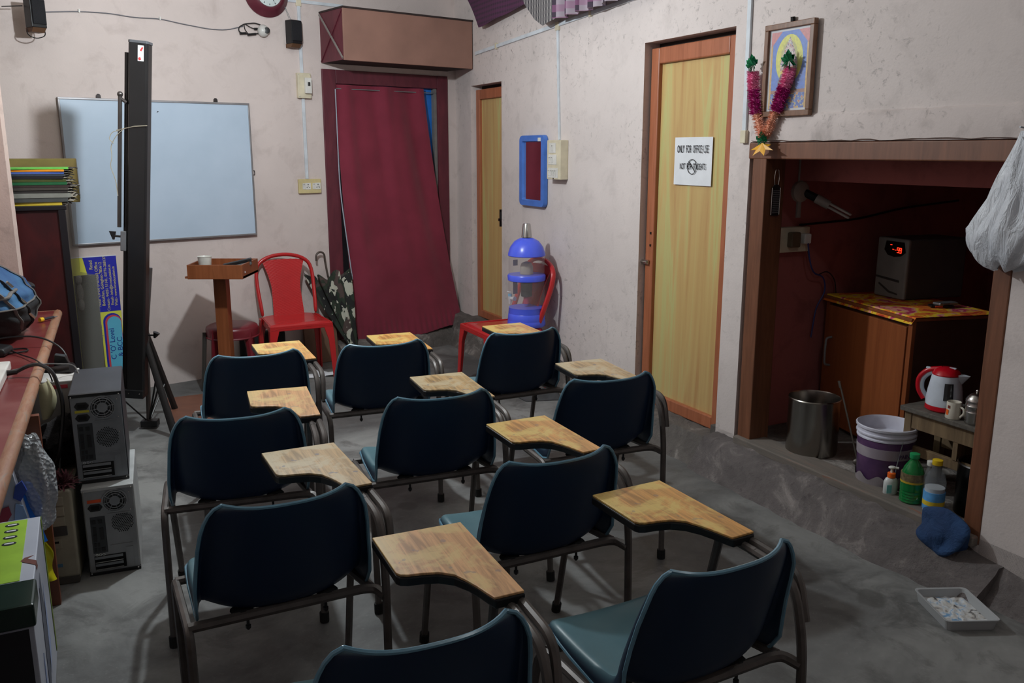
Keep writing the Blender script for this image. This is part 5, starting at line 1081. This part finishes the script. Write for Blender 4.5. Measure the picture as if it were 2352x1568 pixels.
# steel bucket, ladle, paint bucket
T = thing('steel_drum', 'tall stainless steel drum standing in the alcove', 'drum', alc(3.945, -.165, .186), 0)
g = G(); g.lathe([(.0, .004), (.112, .004), (.117, .0), (.119, .012), (.1185, .262), (.1215, .268), (.1185, .272), (.1165, .266), (.1165, .012), (.0, .010)], 48); obj('body', g, M('stainless', (150, 146, 140), .22, 1, .08), T, smooth=True)
T = thing('ladle', 'long steel spoon leaning between drum and paint bucket', 'ladle', alc(4.19, -.15, .186), 0)
g = G(); g.tube([(.05, .02, .02), (-.04, .06, .36)], .0075, 8, flat=.5); g.ball((.055, .018, .02), .03, 12, 8, (1, .5, .6)); g.tube([(-.042, .06, .36), (-.05, .063, .39)], .012, 8, flat=.4); obj('spoon', g, M('old_steel', (110, 104, 98), .5, .7), T, smooth=True)
T = thing('paint_bucket', 'purple paint bucket with white inside and ribbed rim', 'bucket', alc(4.375, -.155, .186), 0)
t = NT('bucket_purple'); t.col(t.ramp(t.noise(9, 4), [(.35, srgb((70, 44, 84))), (.6, srgb((96, 64, 104)))])); t.set(Roughness=.4)
obj('body', G().lathe([(.0, .0), (.104, .0), (.107, .006), (.118, .205), (.0, .20)], 48), t.m, T, smooth=True)
t = NT('bucket_band'); t.col(t.ramp(t.noise(7, 3), [(.4, srgb((150, 140, 150))), (.7, srgb((172, 164, 170)))])); BB = t.m
obj('pale_band', G().lathe([(.1155, .13), (.1182, .175)], 48), BB, T, smooth=True)
g = G(); g.grid(lambda u, v: ((.1095+.004*v)*math.cos(2*PI*u), (.1095+.004*v)*math.sin(2*PI*u), .004+(.038+.012*math.sin(u*50)*v)*v), 72, 3); obj('plaster_splash', g, M('bucket_splash', (140, 132, 136), .8), T)
o = text('PAINTS', .026, M('print_purple', (60, 30, 80), .5), T, (.045, -.1135, .15), (R(88), 0, R(20)))
g = G(); g.lathe([(.1155, .205), (.121, .208), (.121, .214), (.1175, .217), (.1175, .224), (.124, .227), (.124, .233), (.1185, .236), (.1190, .250), (.126, .253), (.127, .262), (.122, .265), (.1165, .255), (.108, .03), (.0, .028)], 48); obj('ribbed_rim', g, M('bucket_white', (208, 208, 222), .45, var=.1), T, smooth=True)
g = G(); g.tube([(.02, -.118, .215), (.0, -.124, .11), (-.005, -.122, .015)], .0022, 5); obj('wire_bail', g, GRYM, T)
# soap dispenser, bottles
T = thing('soap_dispenser', 'small white soap dispenser with orange collar and pump', 'dispenser', alc(4.505, -.05, .190), 0)
obj('body', G().lathe([(.0, 0), (.024, 0), (.028, .006), (.028, .055), (.022, .070), (.013, .076), (.0, .076)], 28, sx=1.05, sy=.75), M('soap_milky', (206, 210, 208), .3), T, smooth=True)
obj('collar', G().lathe([(.015, .074), (.0165, .076), (.0165, .094), (.013, .096), (.0, .096)], 20), M('collar_orange', (236, 104, 30), .4), T)
g = G(); g.lathe([(.006, .094), (.005, .114), (.0, .114)], 12); g.ball((0, 0, .118), .016, 14, 8, (1, .8, .42)); g.tube([(0, 0, .119), (.024, -.008, .117)], .005, 8); obj('pump', g, WHT, T, smooth=True)
obj('label', G().box(-.024, -.004, -.0225, -.021, .012, .048), M('soap_label', (120, 190, 190), .5), T)
def bottle(label, at, h, r_, body, cap, neck, extra=None, ribs=0, yaw=0):
    T = thing('plastic_bottle', label, 'bottle', at, yaw)
    pr = [(.0, .004), (r_*.8, 0), (r_, .012)]
    zz = .012
    if ribs:
        for k in range(ribs): zz += h*.055; pr += [(r_*.93, zz-h*.012), (r_*1.0, zz)]
    pr += [(r_, h*.48), (r_*.98, h*.60), (r_*.8, h*.72), (r_*.5, h*.82), (neck, h*.88), (neck, h*.91), (.0, h*.912)]
    obj('body', G().lathe(pr, 28), body, T, smooth=True)
    obj('cap', G().lathe([(neck*1.25, h*.905), (neck*1.3, h*.91), (neck*1.3, h*.995), (neck*1.1, h), (.0, h)], 20), cap, T, smooth=True)
    return T
t = NT('bottle_green'); t.col(srgb((24, 120, 60))); t.set(Roughness=.1, Alpha=.85); t.bump(t.noise(30, 2), .2, .003)
T = bottle('green plastic bottle with green cap beside the soap dispenser', alc(4.605, -.052, .190), .212, .045, t.m, M('cap_green', (30, 150, 90), .4), .015, ribs=4)
obj('label', G().lathe([(.0458, .092), (.0458, .132)], 28), M('label_sepia', (110, 96, 66), .6, var=.5, vs=60), T, smooth=True); obj('label_stripe', G().lathe([(.0461, .092), (.0461, .100)], 28), M('label_stripe_y', (190, 160, 40), .6), T, smooth=True)
t = NT('bottle_clear'); t.col(srgb((170, 176, 180))); t.set(Roughness=.08, Alpha=.16); t.bump(t.noise(40, 2), .2, .003); CB = t.m
T = bottle('slim clear bottle with white cap between green and yellow-capped ones', alc(4.665, -.075, .190), .195, .026, CB, WHT, .012)
obj('label', G().box(-.012, .014, -.0275, -.0265, .03, .075), M('label_navy', (60, 60, 90), .5), T)
T = bottle('clear bottle with yellow cap and blue label half full', alc(4.715, -.045, .190), .222, .040, CB, M('cap_yellow', (226, 190, 30), .4), .015)
obj('liquid', G().lathe([(.0, .006), (.037, .006), (.037, .108), (.0, .108)], 24), M('milky_liquid', (190, 198, 206), .3), T, smooth=True)
obj('label', G().lathe([(.0406, .02), (.0406, .092)], 28), M('label_lightblue', (90, 160, 220), .5, var=.25, vs=25), T, smooth=True); obj('label_band', G().lathe([(.0409, .038), (.0409, .056)], 28), M('label_band_y', (220, 190, 50), .5), T, smooth=True)
T = thing('dustbin', 'dark steel container in the shadow behind the bottles', 'bin', alc(4.80, -.22, .186), 0)
obj('body', G().lathe([(.0, 0), (.10, 0), (.10, .20), (.104, .205), (.10, .21), (.095, .20), (.095, .01), (.0, .008)], 36), M('dark_steel', (60, 58, 58), .3, .9), T, smooth=True)
# blue cloth
T = thing('blue_rag', 'crumpled dark blue cloth hanging over the alcove sill', 'cloth', ('R', 4.845, .03, .10), 0)
def rg(u, v):
    a = 2*PI*u; b = PI*v; k = 1+.20*noise.noise(Vector((math.cos(a)*1.5, math.sin(a)*1.5, v*4)))+.16*math.sin(a*4+v*7)*math.sin(b); 
    x = .105*math.sin(b)**.75*math.cos(a)*k; y = .052*math.sin(b)**.75*math.sin(a)*k; z = .205*(1-v)-.03+.03*math.cos(a*2)*math.sin(b)
    return (x, y-.02, z-.0)
g = G(); g.grid(rg, 90, 44); t = NT('rag_blue'); t.col(t.ramp(t.noise(8, 4), [(.3, srgb((26, 50, 88))), (.7, srgb((38, 72, 116)))])); t.set(Roughness=.9); t.bump(t.noise(14, 5, None, .6, .8), .9, .02); obj('cloth', g, t.m, T, smooth=True)
# bench with kettle, mug and jar
bl = Vector((1.674, 3.560)); br_ = Vector((1.845, 3.210)); yb = math.degrees(math.atan2(br_.y-bl.y, br_.x-bl.x)); Lb = (br_-bl).length+.05
T = thing('wooden_bench', 'old grey wooden bench carrying the kettle in the alcove', 'bench', wz(bl.x, bl.y, .187), yb)
hb = .357
obj('seat_board', G().box(-.015, Lb, -.015, .24, hb-.022, hb), m_wood('bench_top_grey', [(.3, (70, 66, 62)), (.7, (104, 98, 90))], (10, 3, 10), .85), T, bevel=.004)
for x, y in ((.0, .0), (Lb-.035, .0), (.0, .20), (Lb-.035, .20)): obj('leg', G().box(x, x+.034, y, y+.034, 0, hb-.022), BENW, T, bevel=.003)
for y in (.004, .205): obj('apron', G().box(.034, Lb-.035, y, y+.022, hb-.092, hb-.022), BENW, T, bevel=.002)
for x in (.004, Lb-.031): obj('side_apron', G().box(x, x+.022, .034, .20, hb-.092, hb-.022), BENW, T)
obj('stretcher', G().box(.034, Lb-.035, .004, .024, .150, .190), BENW, T, bevel=.002); obj('stretcher', G().box(.034, Lb-.035, .205, .225, .150, .190), BENW, T, bevel=.002); obj('cross_slat', G().box(.24, .262, .0, .22, .192, hb-.092), BENW, T)
zb = .187+hb+.001
def on_bench(x, y): c, s_ = math.cos(R(yb)), math.sin(R(yb)); return bl.x+c*x-s_*y, bl.y+s_*x+c*y
kx, ky = on_bench(.115, .085)
T = thing('electric_kettle', 'white electric kettle with red lid, handle and base', 'kettle', wz(kx, ky, zb), yb+22)
KW = M('kettle_white', (206, 214, 226), .25); KR = M('kettle_red', (186, 18, 34), .25)
obj('base', G().lathe([(.0, 0), (.066, 0), (.072, .006), (.071, .022), (.068, .024), (.0, .024)], 36), KR, T, smooth=True)
obj('body', G().lathe([(.0, .024), (.070, .024), (.071, .04), (.066, .085), (.058, .13), (.054, .152), (.0, .152)], 40), KW, T, smooth=True)
obj('lid', G().lathe([(.055, .150), (.056, .154), (.046, .170), (.028, .180), (.0, .183)], 32), KR, T, smooth=True)
g = G(); g.hexa([(.040, -.022, .125), (.062, -.004, .118), (.062, .004, .118), (.040, .022, .125)], [(.040, -.028, .158), (.092, -.003, .158), (.092, .003, .158), (.040, .028, .158)]); obj('spout', g, KW, T, bevel=.004, seg=3)
g = G(); g.tube(arc([(-.02, 0, .172), (-.075, 0, .160), (-.108, 0, .120), (-.106, 0, .07), (-.080, 0, .034)], .05, 6), .0115, 10); obj('handle', g, KR, T, smooth=True)
g = G(); g.tube(arc([(-.035, 0, .158), (-.070, 0, .148), (-.096, 0, .115), (-.094, 0, .07), (-.068, 0, .040)], .05, 6), .008, 8, flat=1.4); obj('handle_inlay', g, M('kettle_grey', (150, 156, 164), .4), T, smooth=True)
obj('switch', G().box(-.082, -.058, -.008, .008, .164, .172), KW, T, (0, 0, 0), bevel=.003); obj('lid_button', G().box(.005, .035, -.009, .009, .176, .182), KW, T, bevel=.003)
g = G(); g.grid(lambda u, v: ((.0713-.0082*v)*math.cos(R(-78+30*u)), (.0713-.0082*v)*math.sin(R(-78+30*u)), .055+.070*v), 8, 6); obj('water_window', g, M('kettle_window', (44, 46, 50), .15), T, smooth=True, solid=.003)
mx_, my_ = on_bench(.215, .015)
T = thing('mug', 'small white mug with an orange blob and printed eye on the bench', 'mug', wz(mx_, my_, zb), yb+50)
obj('body', G().lathe([(.0, .002), (.028, .0), (.030, .004), (.027, .030), (.0275, .066), (.0265, .069), (.025, .066), (.025, .006), (.0, .005)], 32), M('mug_cream', (206, 200, 186), .25), T, smooth=True)
g = G(); g.tube(arc([(.018, -.020, .052), (.028, -.034, .050), (.030, -.038, .030), (.020, -.026, .012)], .014, 5), .0042, 8); obj('handle', g, M('mug_cream', (206, 200, 186)), T, smooth=True)
g = G(); g.grid(lambda u, v: (.0286*math.cos(R(188+30*u)), .0286*math.sin(R(188+30*u)), .012+.026*v), 6, 5); obj('orange_print', g, M('print_orange', (236, 106, 30), .4), T, smooth=True)
g = G(); g.grid(lambda u, v: (.0283*math.cos(R(206+22*u)), .0283*math.sin(R(206+22*u)), .044+.012*v), 6, 3); o = obj('eye_print', g, M('print_dark_red', (120, 50, 40), .4), T, smooth=True)
jx, jy = on_bench(.30, .03)
T = thing('steel_canister', 'ribbed steel canister with domed lid at the end of the bench', 'canister', wz(jx, jy, zb), 0)
obj('body', G().lathe([(.0, 0), (.036, 0), (.038, .005), (.0375, .022), (.0385, .024), (.038, .045), (.0395, .048), (.038, .052), (.038, .07), (.0395, .073), (.038, .076), (.0375, .092), (.0, .094)], 36), CHR, T, smooth=True)
obj('lid', G().lathe([(.0395, .088), (.040, .096), (.036, .102), (.035, .106), (.030, .110), (.028, .114), (.016, .122), (.005, .125), (.0, .125)], 36), CHR, T, smooth=True); obj('knob', G().ball((0, 0, .131), .008, 12, 8), CHR, T, smooth=True)
T = thing('small_stand', 'grey topped wooden stand behind the canister', 'stand', alc(4.87, -.62, .186), 0)
obj('top', G().box(-.16, .20, -.12, .15, .50, .525), m_wood('bench_top_grey2', [(.3, (84, 80, 76)), (.7, (118, 112, 104))], (10, 3, 10), .85), T, bevel=.006)
for x, y in ((-.12, -.08), (.14, -.08), (-.12, .10), (.14, .10)): obj('leg', G().hexa([(x-.03, y-.015, 0), (x+.0, y-.015, 0), (x+.0, y+.015, 0), (x-.03, y+.015, 0)], [(x, y-.015, .5), (x+.03, y-.015, .5), (x+.03, y+.015, .5), (x, y+.015, .5)]), M('stand_grey', (96, 96, 98), .6), T)
# paint tray on the floor
T = thing('paint_tray', 'translucent plastic tray with dried white and blue paint on the floor', 'tray', ('W', 1.565, 2.80, .0), 2)
t = NT('tray_plastic'); t.col(srgb((168, 170, 172))); t.set(Roughness=.3); TR = t.m
g = G()
def rr3(w, h, r_, z): return [(x, y, z) for x, y in rrect(w, h, r_)]
A = rr3(.085, .105, .015, .0); B2 = rr3(.092, .113, .018, .036); C2 = rr3(.096, .117, .018, .038); D2_ = rr3(.096, .117, .018, .042); E2 = rr3(.088, .109, .016, .040); F2 = rr3(.082, .102, .014, .006)
n = len(A); g.add(A+B2+C2+D2_+E2+F2, [(k*n+i, k*n+(i+1) % n, (k+1)*n+(i+1) % n, (k+1)*n+i) for k in range(5) for i in range(n)]+[tuple(range(n)), tuple(range(6*n-1, 5*n-1, -1))]); obj('tray', g, TR, T, bevel=.001)
t = NT('dried_paint'); t.col(t.ramp(t.noise(30, 5, None, .6, .7), [(0, srgb((60, 110, 160))), (.38, srgb((120, 160, 196))), (.46, srgb((206, 210, 214))), (.60, srgb((190, 186, 180))), (.68, srgb((60, 60, 70)))])); t.set(Roughness=.5); t.bump(t.noise(30, 5), .6, .01)
obj('paint', G().grid(lambda u, v: (-.082+.164*u, -.102+.204*v, .0075+.006*noise.noise(Vector((u*9, v*9, 0)))+.004), 30, 36), t.m, T, smooth=True)
# dark cloth and slippers under the purifier chair
T = thing('dark_floor_cloth', 'crumpled dark grey cloth on the floor under the purifier chair', 'cloth', ('W', .28, 5.62, .0), 10)
g = G(); g.grid(lambda u, v: ((u-.5)*.50*(1-.3*abs(v-.5)), (v-.5)*.24, .004+.03*max(0, noise.noise(Vector((u*7, v*5, 1)))+.25)*math.sin(PI*u)*math.sin(PI*v)*3), 40, 24); obj('cloth', g, M('floor_cloth', (66, 66, 68), .9, bump=.5, bs=40), T, smooth=True)
